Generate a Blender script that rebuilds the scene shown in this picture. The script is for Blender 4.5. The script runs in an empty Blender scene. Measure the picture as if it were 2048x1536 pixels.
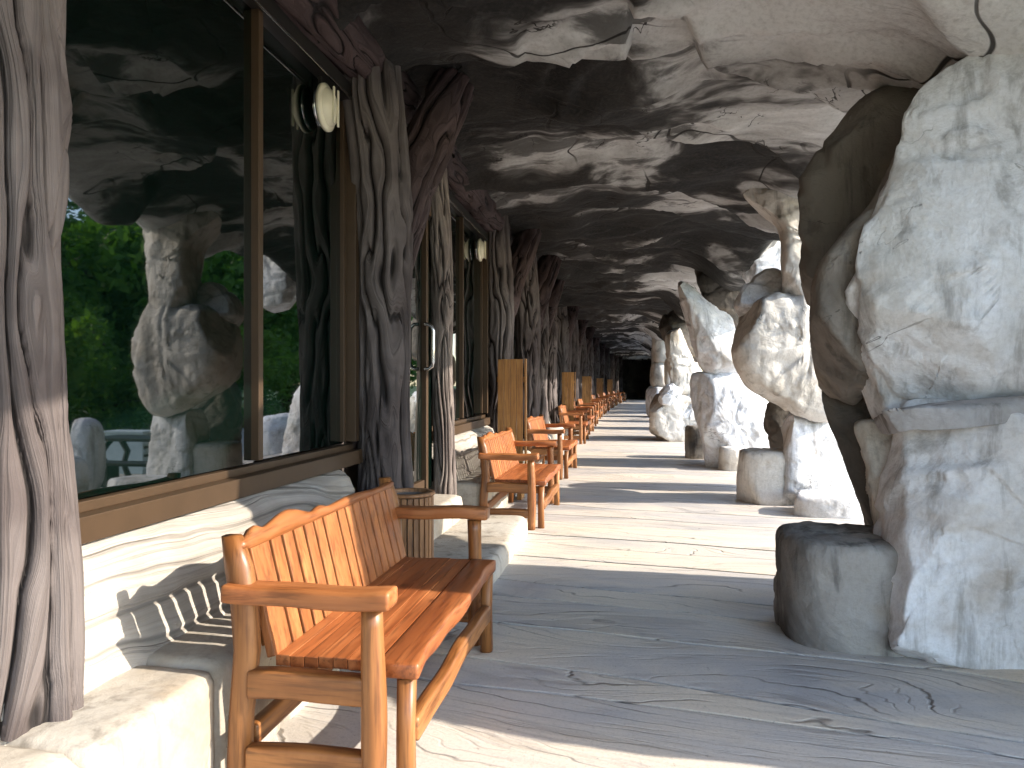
import bpy, bmesh, math, random
import numpy as np
from mathutils import Vector, Matrix

random.seed(7)
RNG = np.random.default_rng(11)
SC = bpy.context.scene
COL = SC.collection

# ---------------------------------------------------------------- camera, sky, sun, exposure
CAM_H, YAW, LENS = 1.25, math.radians(9.32), 25.5
cam = bpy.data.cameras.new('camera')
cam.lens, cam.sensor_width, cam.clip_start, cam.clip_end = LENS, 36.0, 0.05, 1500
camo = bpy.data.objects.new('camera', cam)
camo.location = (0, 0, CAM_H)
camo.rotation_euler = (math.pi / 2, 0, YAW)
COL.objects.link(camo)
SC.camera = camo

SUN_EL = math.radians(28.0)
SUN_TO = Vector((1.0, -0.05, 0)).normalized()          # horizontal direction towards the sun
w = bpy.data.worlds.new('World'); SC.world = w; w.use_nodes = True
wn, wl = w.node_tree.nodes, w.node_tree.links
sky = wn.new('ShaderNodeTexSky'); sky.sky_type = 'NISHITA'; sky.sun_disc = False
sky.sun_elevation = SUN_EL
sky.sun_rotation = math.atan2(SUN_TO.x, SUN_TO.y)
sky.air_density = 1.0; sky.dust_density = 0.6; sky.ozone_density = 1.0
bg = wn['Background']; bg.inputs['Strength'].default_value = 0.15
wl.new(sky.outputs['Color'], bg.inputs['Color'])

sun = bpy.data.lights.new('sun', 'SUN'); sun.energy = 2.0; sun.angle = math.radians(0.5); sun.color = (1.0, 0.90, 0.77)
suno = bpy.data.objects.new('sun', sun); COL.objects.link(suno)
dirv = Vector((SUN_TO.x * math.cos(SUN_EL), SUN_TO.y * math.cos(SUN_EL), math.sin(SUN_EL)))
suno.rotation_euler = dirv.to_track_quat('Z', 'Y').to_euler()
suno.location = dirv * 30
SC.view_settings.view_transform = 'Standard'
SC.view_settings.look = 'None'
SC.view_settings.gamma = 1.0
SC.view_settings.use_curve_mapping = False
SC.view_settings.exposure = 2.4
SC.render.engine = 'CYCLES'
SC.cycles.max_bounces = 8
SC.cycles.diffuse_bounces = 5
SC.cycles.glossy_bounces = 4
SC.cycles.transmission_bounces = 4
SC.cycles.sample_clamp_indirect = 6.0
SC.cycles.caustics_reflective = False
SC.cycles.caustics_refractive = False
SC.cycles.use_denoising = True

# ---------------------------------------------------------------- numpy noise
def _hash(ix, iy, iz, seed):
    h = (ix.astype(np.uint32) * np.uint32(374761393) + iy.astype(np.uint32) * np.uint32(668265263)
         + iz.astype(np.uint32) * np.uint32(2147483647) + np.uint32(seed * 144665 + 12345))
    h = (h ^ (h >> np.uint32(13))) * np.uint32(1274126177)
    h = h ^ (h >> np.uint32(16))
    return (h & np.uint32(0xffff)).astype(np.float64) / 32767.5 - 1.0

def vnoise(p, seed=0):
    p = np.asarray(p, float)
    i = np.floor(p).astype(np.int64); f = p - i
    f = f * f * f * (f * (f * 6 - 15) + 10)
    i = i & 0x7fffffff
    out = 0
    for dx in (0, 1):
        wx = f[..., 0] if dx else 1 - f[..., 0]
        for dy in (0, 1):
            wy = f[..., 1] if dy else 1 - f[..., 1]
            for dz in (0, 1):
                wz = f[..., 2] if dz else 1 - f[..., 2]
                out = out + wx * wy * wz * _hash(i[..., 0] + dx, i[..., 1] + dy, i[..., 2] + dz, seed)
    return out

def fbm(p, octv=4, seed=0, gain=0.5):
    p = np.asarray(p, float); s = 0; a = 1; n = 0
    for k in range(octv):
        s = s + a * vnoise(p * (2.03 ** k) + 17.3 * k, seed + k); n += a; a *= gain
    return s / n

def sm(a, b, x):
    t = np.clip((x - a) / (b - a), 0, 1)
    return t * t * (3 - 2 * t)

# ---------------------------------------------------------------- object helpers
def bend(y):
    return float(nbend(np.array(float(y))))

def nbend(y):
    return -0.015 * np.clip(y - 6.0, 0.0, 20.0) + 0.0008 * np.maximum(0.0, y - 24.0) ** 2 * np.where(y > 24, 1, 0)

def tag(o, label=None, cat=None, group=None, kind=None):
    if label: o['label'] = label
    if cat: o['category'] = cat
    if group: o['group'] = group
    if kind: o['kind'] = kind
    return o

def empty(name, loc, label, cat, group=None):
    o = bpy.data.objects.new(name, None); COL.objects.link(o)
    o.empty_display_size = 0.1
    o.location = loc
    return tag(o, label, cat, group)

def link_mesh(name, me, mat, parent=None, smooth=True):
    if mat is not None: me.materials.append(mat)
    if smooth:
        me.polygons.foreach_set('use_smooth', [True] * len(me.polygons))
    o = bpy.data.objects.new(name, me); COL.objects.link(o)
    if parent is not None: o.parent = parent
    return o

def root_loc(o):
    return np.array(o.location) if o is not None else np.zeros(3)

def mesh_np(name, V, F, mat, parent=None, smooth=True, attr=None, world=True):
    """V in world coordinates; parent is the Empty of the thing"""
    V = np.asarray(V, float)
    if parent is not None and world:
        r = parent
        off = np.zeros(3)
        while r is not None:
            off = off + np.array(r.location); r = r.parent
        V = V - off
    me = bpy.data.meshes.new(name)
    me.from_pydata(V.tolist(), [], F)
    if attr is not None:
        a = me.attributes.new('grain', 'FLOAT_VECTOR', 'POINT')
        a.data.foreach_set('vector', np.asarray(attr, float).ravel())
    me.update()
    return link_mesh(name, me, mat, parent, smooth)

def grid_faces(n, m, closed_m=False, flip=False):
    F = []
    mm = m if closed_m else m - 1
    for i in range(n - 1):
        for j in range(mm):
            a, b = i * m + j, i * m + (j + 1) % m
            c, d = (i + 1) * m + (j + 1) % m, (i + 1) * m + j
            F.append((a, d, c, b) if flip else (a, b, c, d))
    return F

def bm_obj(name, bm, mat, parent=None, smooth=False, world=True):
    me = bpy.data.meshes.new(name)
    if parent is not None and world:
        off = Vector((0, 0, 0)); r = parent
        while r is not None:
            off += r.location; r = r.parent
        bmesh.ops.translate(bm, vec=-off, verts=bm.verts)
    bmesh.ops.recalc_face_normals(bm, faces=bm.faces)
    bm.to_mesh(me); bm.free()
    return link_mesh(name, me, mat, parent, smooth)

def box_bm(c, s, bev=0.006, rot=None, cuts=0, axis=1):
    """bevelled box centred at c, full size s; optional cuts along an axis"""
    bm = bmesh.new()
    bmesh.ops.create_cube(bm, size=1.0)
    bmesh.ops.scale(bm, vec=s, verts=bm.verts)
    if bev:
        bmesh.ops.bevel(bm, geom=list(bm.edges), offset=bev, segments=2, affect='EDGES', profile=0.6)
    if cuts:
        L = s[axis]
        for k in range(1, cuts):
            no = [0, 0, 0]; no[axis] = 1
            co = [0, 0, 0]; co[axis] = -L / 2 + L * k / cuts
            bmesh.ops.bisect_plane(bm, geom=bm.verts[:] + bm.edges[:] + bm.faces[:], plane_co=co, plane_no=no)
    if rot is not None:
        bmesh.ops.rotate(bm, cent=(0, 0, 0), matrix=rot, verts=bm.verts)
    bmesh.ops.translate(bm, vec=c, verts=bm.verts)
    return bm

def tube_np(path, radii, nu=12, caps=True):
    path = [Vector(p) for p in path]
    V, F = [], []
    up = Vector((0.13, 0.21, 1)).normalized()
    for i, p in enumerate(path):
        t = (path[min(i + 1, len(path) - 1)] - path[max(i - 1, 0)]).normalized()
        a = t.cross(up)
        if a.length < 0.05: a = t.cross(Vector((1, 0, 0)))
        a.normalize(); b = t.cross(a)
        for j in range(nu):
            th = 2 * math.pi * j / nu
            V.append(p + (a * math.cos(th) + b * math.sin(th)) * radii[i])
    F = grid_faces(len(path), nu, True)
    if caps:
        F.append(tuple(range(nu - 1, -1, -1))); F.append(tuple(range((len(path) - 1) * nu, len(path) * nu)))
    return [tuple(v) for v in V], F

# ---------------------------------------------------------------- material helpers
class M:
    def __init__(self, name, rough=0.8, spec=0.3):
        self.m = bpy.data.materials.new(name); self.m.use_nodes = True
        self.nt = self.m.node_tree
        self.b = self.nt.nodes['Principled BSDF']
        self.b.inputs['Roughness'].default_value = rough
        self.b.inputs['Specular IOR Level'].default_value = spec
    def n(self, t, **kw):
        x = self.nt.nodes.new('ShaderNode' + t)
        for k, v in kw.items(): setattr(x, k, v)
        return x
    def set(self, sock, v):
        if isinstance(v, bpy.types.NodeSocket): self.nt.links.new(v, sock)
        elif v is not None: sock.default_value = v
    def pos(self): return self.n('NewGeometry').outputs['Position']
    def obj(self): return self.n('TexCoord').outputs['Object']
    def rnd(self): return self.n('ObjectInfo').outputs['Random']
    def attr(self, name): return self.n('Attribute', attribute_name=name).outputs['Vector']
    def vmul(self, v, s):
        x = self.n('VectorMath', operation='MULTIPLY'); self.set(x.inputs[0], v); x.inputs[1].default_value = s
        return x.outputs[0]
    def vadd(self, v, s):
        x = self.n('VectorMath', operation='ADD'); self.set(x.inputs[0], v); self.set(x.inputs[1], s)
        return x.outputs[0]
    def noise(self, v, scale, detail=4, rough=0.55, dist=0.0, out='Fac'):
        x = self.n('TexNoise'); self.set(x.inputs['Vector'], v)
        x.inputs['Scale'].default_value = scale; x.inputs['Detail'].default_value = detail
        x.inputs['Roughness'].default_value = rough; x.inputs['Distortion'].default_value = dist
        return x.outputs[out]
    def voro(self, v, scale, feature='DISTANCE_TO_EDGE', out='Distance'):
        x = self.n('TexVoronoi', feature=feature); self.set(x.inputs['Vector'], v); x.inputs['Scale'].default_value = scale
        return x.outputs[out]
    def math(self, op, a, b=None, c=None):
        x = self.n('Math', operation=op)
        for i, v in enumerate((a, b, c)):
            if v is not None: self.set(x.inputs[i], v)
        return x.outputs[0]
    def sep(self, v):
        x = self.n('SeparateXYZ'); self.set(x.inputs[0], v); return x.outputs
    def comb(self, a, b, c):
        x = self.n('CombineXYZ')
        for i, v in enumerate((a, b, c)): self.set(x.inputs[i], v)
        return x.outputs[0]
    def mr(self, v, a, b, c=0.0, d=1.0, smooth=True):
        x = self.n('MapRange', interpolation_type='SMOOTHSTEP' if smooth else 'LINEAR')
        self.set(x.inputs['Value'], v)
        for k, val in zip(('From Min', 'From Max', 'To Min', 'To Max'), (a, b, c, d)): x.inputs[k].default_value = val
        return x.outputs['Result']
    def ramp(self, v, stops, interp='LINEAR'):
        x = self.n('ValToRGB'); x.color_ramp.interpolation = interp
        e = x.color_ramp.elements
        while len(e) < len(stops): e.new(0.5)
        for k, (p, c) in enumerate(stops):
            e[k].position = p; e[k].color = (*c, 1)
        self.set(x.inputs['Fac'], v); return x.outputs['Color']
    def mix(self, f, a, b, blend='MIX'):
        x = self.n('Mix', data_type='RGBA', blend_type=blend)
        self.set(x.inputs[0], f)
        self.set(x.inputs[6], (*a, 1) if isinstance(a, tuple) else a)
        self.set(x.inputs[7], (*b, 1) if isinstance(b, tuple) else b)
        return x.outputs[2]
    def line(self, f, centre, width, soft=2.0):
        """thin contour line of a noise field: 1 on the line"""
        d = self.math('ABSOLUTE', self.math('SUBTRACT', f, centre))
        return self.mr(d, width, width * soft, 1.0, 0.0)
    def color(self, c): self.set(self.b.inputs['Base Color'], (*c, 1) if isinstance(c, tuple) else c); return self
    def rough(self, r): self.set(self.b.inputs['Roughness'], r); return self
    def bump(self, h, strength=0.4, dist=0.02):
        x = self.n('Bump'); x.inputs['Strength'].default_value = strength; x.inputs['Distance'].default_value = dist
        self.set(x.inputs['Height'], h); self.set(self.b.inputs['Normal'], x.outputs['Normal']); return self

def rock_mat(name, lo, mid, hi, dark=0.5, crack=1.0, relief=0.55):
    m = M(name, 0.85, 0.2); p = m.pos()
    a = m.noise(p, 0.9, 6, 0.6, 0.8)
    col = m.ramp(a, [(0.30, lo), (0.42, mid), (0.58, hi)])
    # rain streaks running down
    s = m.noise(m.vmul(p, (5.0, 5.0, 0.7)), 1.6, 5, 0.65, 0.3)
    col = m.mix(m.mr(s, 0.50, 0.70, 0, 0.72), col, tuple(x * 0.42 for x in mid))
    # grime blotches
    g = m.noise(m.vadd(p, (7.1, 3.3, 1.2)), 1.7, 7, 0.65, 1.2)
    col = m.mix(m.mr(g, 0.56, 0.70, 0, dark), col, (0.085, 0.075, 0.065))
    oc = m.noise(m.vadd(p, (1.1, 9.3, 4.2)), 1.3, 4, 0.6, 0.5)
    col = m.mix(m.mr(oc, 0.56, 0.72, 0, 0.45), col, (0.36, 0.27, 0.17))
    # hairline cracks
    c1 = m.noise(m.vadd(p, (2.2, 5.1, 8.0)), 0.8, 6, 0.55, 0.9)
    l1 = m.line(c1, 0.5, 0.0010 * crack, 2.5)
    msk = m.mr(m.noise(p, 1.3, 2), 0.51, 0.62)
    l1 = m.math('MULTIPLY', l1, msk)
    col = m.mix(m.math('MULTIPLY', l1, 0.62), col, (0.03, 0.027, 0.025))
    fine = m.noise(p, 38, 6, 0.7)
    col = m.mix(m.mr(fine, 0.35, 0.75, 0, 0.22), col, (0.16, 0.14, 0.12))
    m.color(col)
    big = m.noise(p, 5, 8, 0.66, 0.6)
    pit = m.mr(m.voro(m.vadd(p, m.vmul(m.noise(p, 3, 2, 0.5, 0, 'Color'), (0.25, 0.25, 0.25))), 7.0, 'F1'), 0.05, 0.45)
    h = m.math('ADD', m.math('MULTIPLY', big, 0.85), m.math('MULTIPLY', fine, 0.25))
    h = m.math('ADD', h, m.math('MULTIPLY', pit, 0.35))
    h = m.math('SUBTRACT', h, m.math('MULTIPLY', l1, 0.6))
    m.bump(h, relief, 0.05)
    return m.m

ROCK = rock_mat('white_rock', (0.46, 0.43, 0.40), (0.69, 0.685, 0.675), (0.81, 0.825, 0.86), 0.42)
ROCK_B = rock_mat('beige_rock', (0.29, 0.255, 0.22), (0.49, 0.45, 0.395), (0.68, 0.65, 0.60), 0.5)
ROCK_D = rock_mat('soot_shade_rock', (0.035, 0.032, 0.03), (0.085, 0.078, 0.07), (0.17, 0.15, 0.13), 0.8)  # dark tone: cave soot with shade put into the colour
SOOT_SHADE = rock_mat('soot_shade_slab', (0.06, 0.055, 0.05), (0.15, 0.135, 0.12), (0.30, 0.27, 0.24), 0.7)  # soot grey plus shade of the face turned from the sun
MORTAR = rock_mat('grey_mortar', (0.10, 0.09, 0.085), (0.30, 0.29, 0.28), (0.5, 0.5, 0.52), 0.7)
STUMP = rock_mat('weathered_stump', (0.03, 0.029, 0.028), (0.085, 0.082, 0.08), (0.36, 0.345, 0.325), 0.8)
LEDGE = rock_mat('pale_ledge', (0.30, 0.25, 0.185), (0.40, 0.355, 0.295), (0.48, 0.45, 0.40), 0.45, 0.9, 0.25)

def ceiling_mat():
    m = M('painted_cave_ceiling', 0.85, 0.2); p = m.pos()
    x, y, z = m.sep(p)[0], m.sep(p)[1], m.sep(p)[2]
    wv = m.noise(m.vmul(p, (0.55, 0.8, 0.6)), 1.0, 3, 0.5, 0.0, 'Color')
    wp = m.vadd(p, m.vmul(wv, (1.4, 1.2, 0.0)))
    a = m.noise(m.vmul(wp, (0.42, 0.90, 0.8)), 1.0, 6, 0.56, 0.25)
    bias = m.math('ADD', m.mr(x, -1.9, 2.1, -0.115, 0.085, False), m.math('MULTIPLY', m.mr(x, 0.3, 1.0, 0.0, 0.16), m.mr(y, 3.2, 5.0, 1.0, 0.0)))  # paler towards the open side: bounced light put into the paint tone
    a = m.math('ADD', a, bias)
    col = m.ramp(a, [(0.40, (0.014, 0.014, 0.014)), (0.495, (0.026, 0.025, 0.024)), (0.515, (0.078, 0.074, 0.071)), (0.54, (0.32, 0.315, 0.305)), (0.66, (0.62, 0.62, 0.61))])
    # brushed dark veils over the pale paint, thinner where the bias is pale
    s = m.noise(m.vmul(wp, (1.3, 2.8, 1.0)), 1.3, 7, 0.62, 0.5)
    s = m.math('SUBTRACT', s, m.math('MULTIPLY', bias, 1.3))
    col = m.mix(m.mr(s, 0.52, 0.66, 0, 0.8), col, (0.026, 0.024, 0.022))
    v2 = m.noise(m.vadd(m.vmul(wp, (0.9, 2.1, 1.0)), (3.0, 1.0, 0.0)), 2.2, 7, 0.62, 0.4)
    col = m.mix(m.mr(v2, 0.56, 0.74, 0, 0.24), col, (0.28, 0.27, 0.26))
    c1 = m.noise(m.vmul(m.vadd(p, (4.2, 1.1, 0.0)), (0.5, 0.8, 0.6)), 0.8, 3, 0.5, 0.4)
    l1 = m.math('MULTIPLY', m.line(c1, 0.5, 0.0017, 2.5), m.mr(m.noise(p, 0.8, 2), 0.42, 0.52))
    c2 = m.noise(m.vadd(p, (1.2, 6.1, 0.0)), 2.2, 4, 0.6, 0.8)
    l2 = m.math('MULTIPLY', m.line(c2, 0.5, 0.0045, 2.5), m.mr(m.noise(m.vadd(p, (3, 3, 3)), 2.0, 2), 0.56, 0.62))
    cr = m.math('MAXIMUM', l1, l2)
    col = m.mix(m.math('MULTIPLY', cr, 0.92), col, (0.018, 0.016, 0.015))
    fine = m.noise(p, 34, 5, 0.7)
    col = m.mix(m.mr(fine, 0.4, 0.75, 0, 0.25), col, (0.08, 0.07, 0.06))
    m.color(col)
    big = m.noise(m.vmul(wp, (1.0, 1.9, 1.0)), 2.6, 6, 0.55, 0.3)
    h = m.math('ADD', m.math('MULTIPLY', big, 1.0), m.math('MULTIPLY', fine, 0.12))
    h = m.math('SUBTRACT', h, m.math('MULTIPLY', cr, 0.5))
    m.bump(h, 0.55, 0.07)
    return m.m
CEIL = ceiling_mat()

def trunk_mat(name, base, hi, line_dark=0.9, n=1.0):
    """carved bark: grain attribute = (flute coordinate, length, 0)"""
    m = M(name, 0.8, 0.25); g = m.attr('grain'); p = m.pos()
    gx, gy = m.sep(g)[0], m.sep(g)[1]
    fr = m.math('ABSOLUTE', m.math('SUBTRACT', m.math('FRACT', gx), 0.5))   # 0 at a groove
    groove = m.mr(fr, 0.012, 0.12, 1.0, 0.0)
    fine = m.noise(m.comb(m.math('MULTIPLY', gx, 9.0), m.math('MULTIPLY', gy, 0.8), 0.0), 1.0, 4, 0.65, 0.8)
    lines = m.mr(m.noise(m.comb(m.math('MULTIPLY', gx, 5.0), m.math('MULTIPLY', gy, 0.5), 3.0), 1.0, 3, 0.5, 0.3), 0.55, 0.62)
    tone = m.noise(p, 1.5, 4, 0.6)
    col = m.mix(m.mr(tone, 0.35, 0.65), base, hi)
    col = m.mix(m.mr(fine, 0.42, 0.72, 0, 0.32), col, tuple(c * 0.4 for c in base))
    col = m.mix(m.math('MULTIPLY', lines, 0.25), col, tuple(c * 0.28 for c in base))
    col = m.mix(m.math('MULTIPLY', groove, line_dark), col, tuple(c * 0.10 for c in base))
    m.color(col)
    gr = m.noise(p, 60, 4, 0.7)
    h = m.math('ADD', m.math('MULTIPLY', fine, -0.7), m.math('MULTIPLY', gr, 0.15))
    h = m.math('SUBTRACT', h, m.math('MULTIPLY', groove, 0.9))
    h = m.math('SUBTRACT', h, m.math('MULTIPLY', lines, 0.4))
    m.bump(h, 0.6, 0.02)
    return m.m
TRUNK = trunk_mat('carved_trunk_concrete', (0.070, 0.055, 0.053), (0.150, 0.128, 0.122))
TRUNK_P = trunk_mat('pale_trunk_concrete', (0.12, 0.096, 0.088), (0.25, 0.215, 0.195))
TRUNK_R = trunk_mat('carved_trunk_brown', (0.038, 0.024, 0.024), (0.085, 0.058, 0.057))
SILL = trunk_mat('carved_sill_concrete', (0.35, 0.315, 0.275), (0.47, 0.435, 0.39), 0.4)

def floor_mat():
    m = M('carved_floor_concrete', 0.62, 0.35); p = m.pos(); r = m.rnd()
    off = m.comb(m.math('MULTIPLY', r, 31.0), m.math('MULTIPLY', r, 17.0), m.math('MULTIPLY', r, 11.0))
    q = m.vadd(p, off)
    wv = m.noise(m.vmul(q, (0.55, 1.2, 1.0)), 1.0, 1, 0.4, 0.0)
    yy = m.math('ADD', m.sep(p)[1], m.math('MULTIPLY', m.sep(p)[0], 0.19))
    g = m.math('ADD', m.math('MULTIPLY', yy, 4.0), m.math('MULTIPLY', wv, 4.4))
    gl = m.noise(m.comb(g, m.math('MULTIPLY', m.sep(p)[0], 0.5), m.math('MULTIPLY', r, 40.0)), 2.0, 4, 0.62, 0.3)
    lines = m.mr(gl, 0.54, 0.63)
    gl2 = m.noise(m.comb(g, m.math('MULTIPLY', m.sep(p)[0], 0.1), 2.0), 6.5, 3, 0.6, 0.1)
    fw = m.noise(m.vmul(q, (0.9, 2.0, 1.0)), 2.0, 3, 0.5, 0.2)
    gg = m.math('ADD', m.math('MULTIPLY', yy, 7.0), m.math('ADD', m.math('MULTIPLY', wv, 9.0), m.math('MULTIPLY', fw, 1.6)))
    rg_ = m.math('ABSOLUTE', m.math('SUBTRACT', m.math('FRACT', gg), 0.5))
    ring = m.math('MULTIPLY', m.mr(rg_, 0.0, 0.055, 1.0, 0.0), m.mr(m.noise(q, 1.7, 3), 0.40, 0.62))
    rg2 = m.math('ABSOLUTE', m.math('SUBTRACT', m.math('FRACT', m.math('MULTIPLY', gg, 3.0)), 0.5))
    ring2 = m.math('MULTIPLY', m.mr(rg2, 0.0, 0.13, 1.0, 0.0), m.mr(m.noise(m.vadd(q, (4.0, 2.0, 0.0)), 1.3, 3), 0.50, 0.66))
    tone = m.noise(m.vmul(q, (0.6, 1.5, 1.0)), 1.2, 5, 0.6, 0.7)
    col = m.ramp(tone, [(0.34, (0.43, 0.42, 0.42)), (0.46, (0.55, 0.51, 0.465)), (0.62, (0.66, 0.58, 0.475))])
    col = m.mix(m.mr(r, 0.0, 1.0, 0.0, 0.35), col, (0.46, 0.44, 0.43))
    col = m.mix(m.math('MULTIPLY', lines, 0.20), col, (0.165, 0.145, 0.13))
    col = m.mix(m.mr(gl2, 0.5, 0.72, 0, 0.24), col, (0.18, 0.16, 0.14))
    col = m.mix(m.math('MULTIPLY', ring, 0.62), col, (0.09, 0.08, 0.072))
    col = m.mix(m.math('MULTIPLY', ring2, 0.30), col, (0.14, 0.125, 0.11))
    sp_ = m.noise(p, 26, 4, 0.75)
    col = m.mix(m.mr(sp_, 0.62, 0.72, 0, 0.5), col, (0.13, 0.115, 0.10))
    st = m.noise(p, 2.2, 7, 0.68, 0.8)
    col = m.mix(m.mr(st, 0.57, 0.76, 0, 0.28), col, (0.15, 0.135, 0.125))
    fine = m.noise(p, 70, 4, 0.7)
    col = m.mix(m.mr(fine, 0.45, 0.8, 0, 0.3), col, (0.12, 0.105, 0.095))
    m.color(col)
    m.rough(m.mr(tone, 0.3, 0.7, 0.45, 0.75))
    h = m.math('ADD', m.math('MULTIPLY', lines, -0.8), m.math('MULTIPLY', gl2, -0.5))
    h = m.math('ADD', h, m.math('MULTIPLY', fine, 0.3))
    h = m.math('SUBTRACT', h, m.math('ADD', m.math('MULTIPLY', ring, 1.2), m.math('MULTIPLY', ring2, 0.5)))
    m.bump(h, 0.5, 0.012)
    return m.m
FLOOR = floor_mat()

def wood_mat(name, c1, c2, c3, ax=1, rough=0.43):
    m = M(name, rough, 0.5); o = m.obj(); r = m.rnd()
    off = m.comb(m.math('MULTIPLY', r, 13.0), m.math('MULTIPLY', r, 29.0), m.math('MULTIPLY', r, 7.0))
    q = m.vadd(o, off)
    sc = [14.0, 14.0, 14.0]; sc[ax] = 1.3
    g = m.noise(m.vmul(q, tuple(sc)), 1.0, 5, 0.6, 0.6)
    sc2 = [70.0, 70.0, 70.0]; sc2[ax] = 4.0
    f = m.noise(m.vmul(q, tuple(sc2)), 1.0, 3, 0.6, 0.2)
    col = m.ramp(g, [(0.30, c3), (0.48, c1), (0.68, c2)])
    col = m.mix(m.mr(r, 0, 1, 0.0, 0.55), col, tuple(x * 0.58 for x in c1))
    pt = m.noise(q, 3.0, 5, 0.65, 0.6)
    col = m.mix(m.mr(pt, 0.45, 0.72, 0, 0.5), col, (c3[0] * 0.8, c3[1] * 0.7, c3[2] * 0.6))
    col = m.mix(m.mr(f, 0.45, 0.70, 0, 0.6), col, tuple(x * 0.35 for x in c3))
    kn = m.voro(m.vmul(q, (3.0, 3.0, 3.0)), 1.0, 'F1')
    col = m.mix(m.mr(kn, 0.03, 0.11, 0.8, 0.0), col, tuple(x * 0.3 for x in c3))
    m.color(col)
    m.rough(m.mr(g, 0.3, 0.7, rough - 0.08, rough + 0.14))
    m.bump(m.math('ADD', m.math('MULTIPLY', f, 0.4), m.math('MULTIPLY', g, 0.4)), 0.18, 0.006)
    return m.m
TEAK_C = ((0.355, 0.125, 0.038), (0.47, 0.19, 0.064), (0.235, 0.070, 0.020))
TEAK_Y = wood_mat('teak_along', *TEAK_C, ax=1)
TEAK_X = wood_mat('teak_across', *TEAK_C, ax=0)
TEAK_Z = wood_mat('teak_upright', *TEAK_C, ax=2)
SEAT = wood_mat('teak_seat', (0.34, 0.105, 0.032), (0.45, 0.165, 0.055), (0.22, 0.06, 0.018), ax=1, rough=0.36)
POST_C = ((0.275, 0.110, 0.032), (0.40, 0.18, 0.060), (0.17, 0.056, 0.016))
POST = wood_mat('teak_log', *POST_C, ax=2, rough=0.42)
RAIL_Y = wood_mat('teak_rail_along', *POST_C, ax=1, rough=0.42)
RAIL_X = wood_mat('teak_rail_across', *POST_C, ax=0, rough=0.42)
SCREENW = wood_mat('screen_board', (0.42, 0.20, 0.055), (0.55, 0.29, 0.095), (0.26, 0.11, 0.03), ax=2, rough=0.45)
BINW = wood_mat('bin_slat', (0.36, 0.175, 0.075), (0.50, 0.27, 0.13), (0.20, 0.085, 0.035), ax=2, rough=0.5)

def plain(name, c, rough=0.5, metal=0.0, spec=0.4, var=0.25, scale=8):
    m = M(name, rough, spec)
    n = m.noise(m.obj(), scale, 5, 0.6)
    m.color(m.mix(m.mr(n, 0.35, 0.7, 0, var), c, tuple(x * 0.5 for x in c)))
    m.b.inputs['Metallic'].default_value = metal
    m.bump(n, 0.05, 0.004)
    return m.m
BRONZE = plain('bronze_frame', (0.068, 0.042, 0.024), 0.45, 0.2)
DARKM = plain('dark_metal', (0.03, 0.027, 0.025), 0.5, 0.3)
STEEL = plain('brushed_steel', (0.62, 0.62, 0.63), 0.22, 1.0, var=0.1)
LAMPG = plain('lamp_glass', (0.74, 0.70, 0.55), 0.25, 0.0, 0.5, 0.12)
PLASTER = plain('dark_plaster', (0.10, 0.085, 0.08), 0.9, 0, 0.2)
LINER = plain('bin_liner', (0.16, 0.14, 0.125), 0.6)
JOINT = plain('mortar_joint', (0.045, 0.038, 0.032), 0.95, 0, 0.1)
BLUEW = plain('pale_blue_paint', (0.55, 0.64, 0.66), 0.6)

def glass_mat():
    m = M('tinted_window_glass', 0.02, 0.5)
    m.b.inputs['IOR'].default_value = 1.9
    m.color((0.001, 0.004, 0.003))
    m.b.inputs['Specular IOR Level'].default_value = 0.5
    n = m.noise(m.pos(), 0.5, 1)
    m.bump(n, 0.015, 0.02)
    return m.m
GLASS = glass_mat()

def leaf_mat(name, a, b):
    m = M(name, 0.5, 0.3); r = m.noise(m.pos(), 3.0, 3)
    col = m.mix(m.mr(r, 0.35, 0.65), a, b); m.color(col)
    tr = m.n('BsdfTranslucent'); m.set(tr.inputs['Color'], m.mix(1.0, col, (1.0, 1.25, 0.5), 'MULTIPLY'))
    mx = m.n('MixShader'); mx.inputs[0].default_value = 0.55
    m.nt.links.new(m.b.outputs[0], mx.inputs[1]); m.nt.links.new(tr.outputs[0], mx.inputs[2])
    out = m.nt.nodes['Material Output']; m.nt.links.new(mx.outputs[0], out.inputs['Surface'])
    return m.m
LEAF = leaf_mat('leaf_green', (0.075, 0.165, 0.03), (0.14, 0.26, 0.045))
LEAF_L = leaf_mat('leaf_light', (0.11, 0.20, 0.03), (0.18, 0.28, 0.05))
BARK = plain('bark', (0.10, 0.075, 0.055), 0.9, 0, 0.2)

def ground_mat(name, c1, c2, sc):
    m = M(name, 0.85, 0.25); p = m.pos()
    n = m.noise(p, sc, 6, 0.65, 0.5)
    m.color(m.mix(m.mr(n, 0.35, 0.65), c1, c2))
    m.bump(m.noise(p, sc * 12, 4), 0.3, 0.02)
    return m.m
TERR = ground_mat('terrace_paving', (0.40, 0.37, 0.33), (0.54, 0.50, 0.44), 1.1)
LAWN = ground_mat('lawn', (0.045, 0.075, 0.018), (0.07, 0.11, 0.03), 0.8)

# ---------------------------------------------------------------- pixel helper: photo pixel + depth -> place in the world
FPX = LENS / 36.0 * 2048
FWD = np.array((-math.sin(YAW), math.cos(YAW), 0)); RGT = np.array((math.cos(YAW), math.sin(YAW), 0))
def at(u, v, d):
    return np.array((0, 0, CAM_H)) + FWD * d + RGT * (u - 1024) / FPX * d - np.array((0, 0, 1)) * (v - 768) / FPX * d

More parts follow.
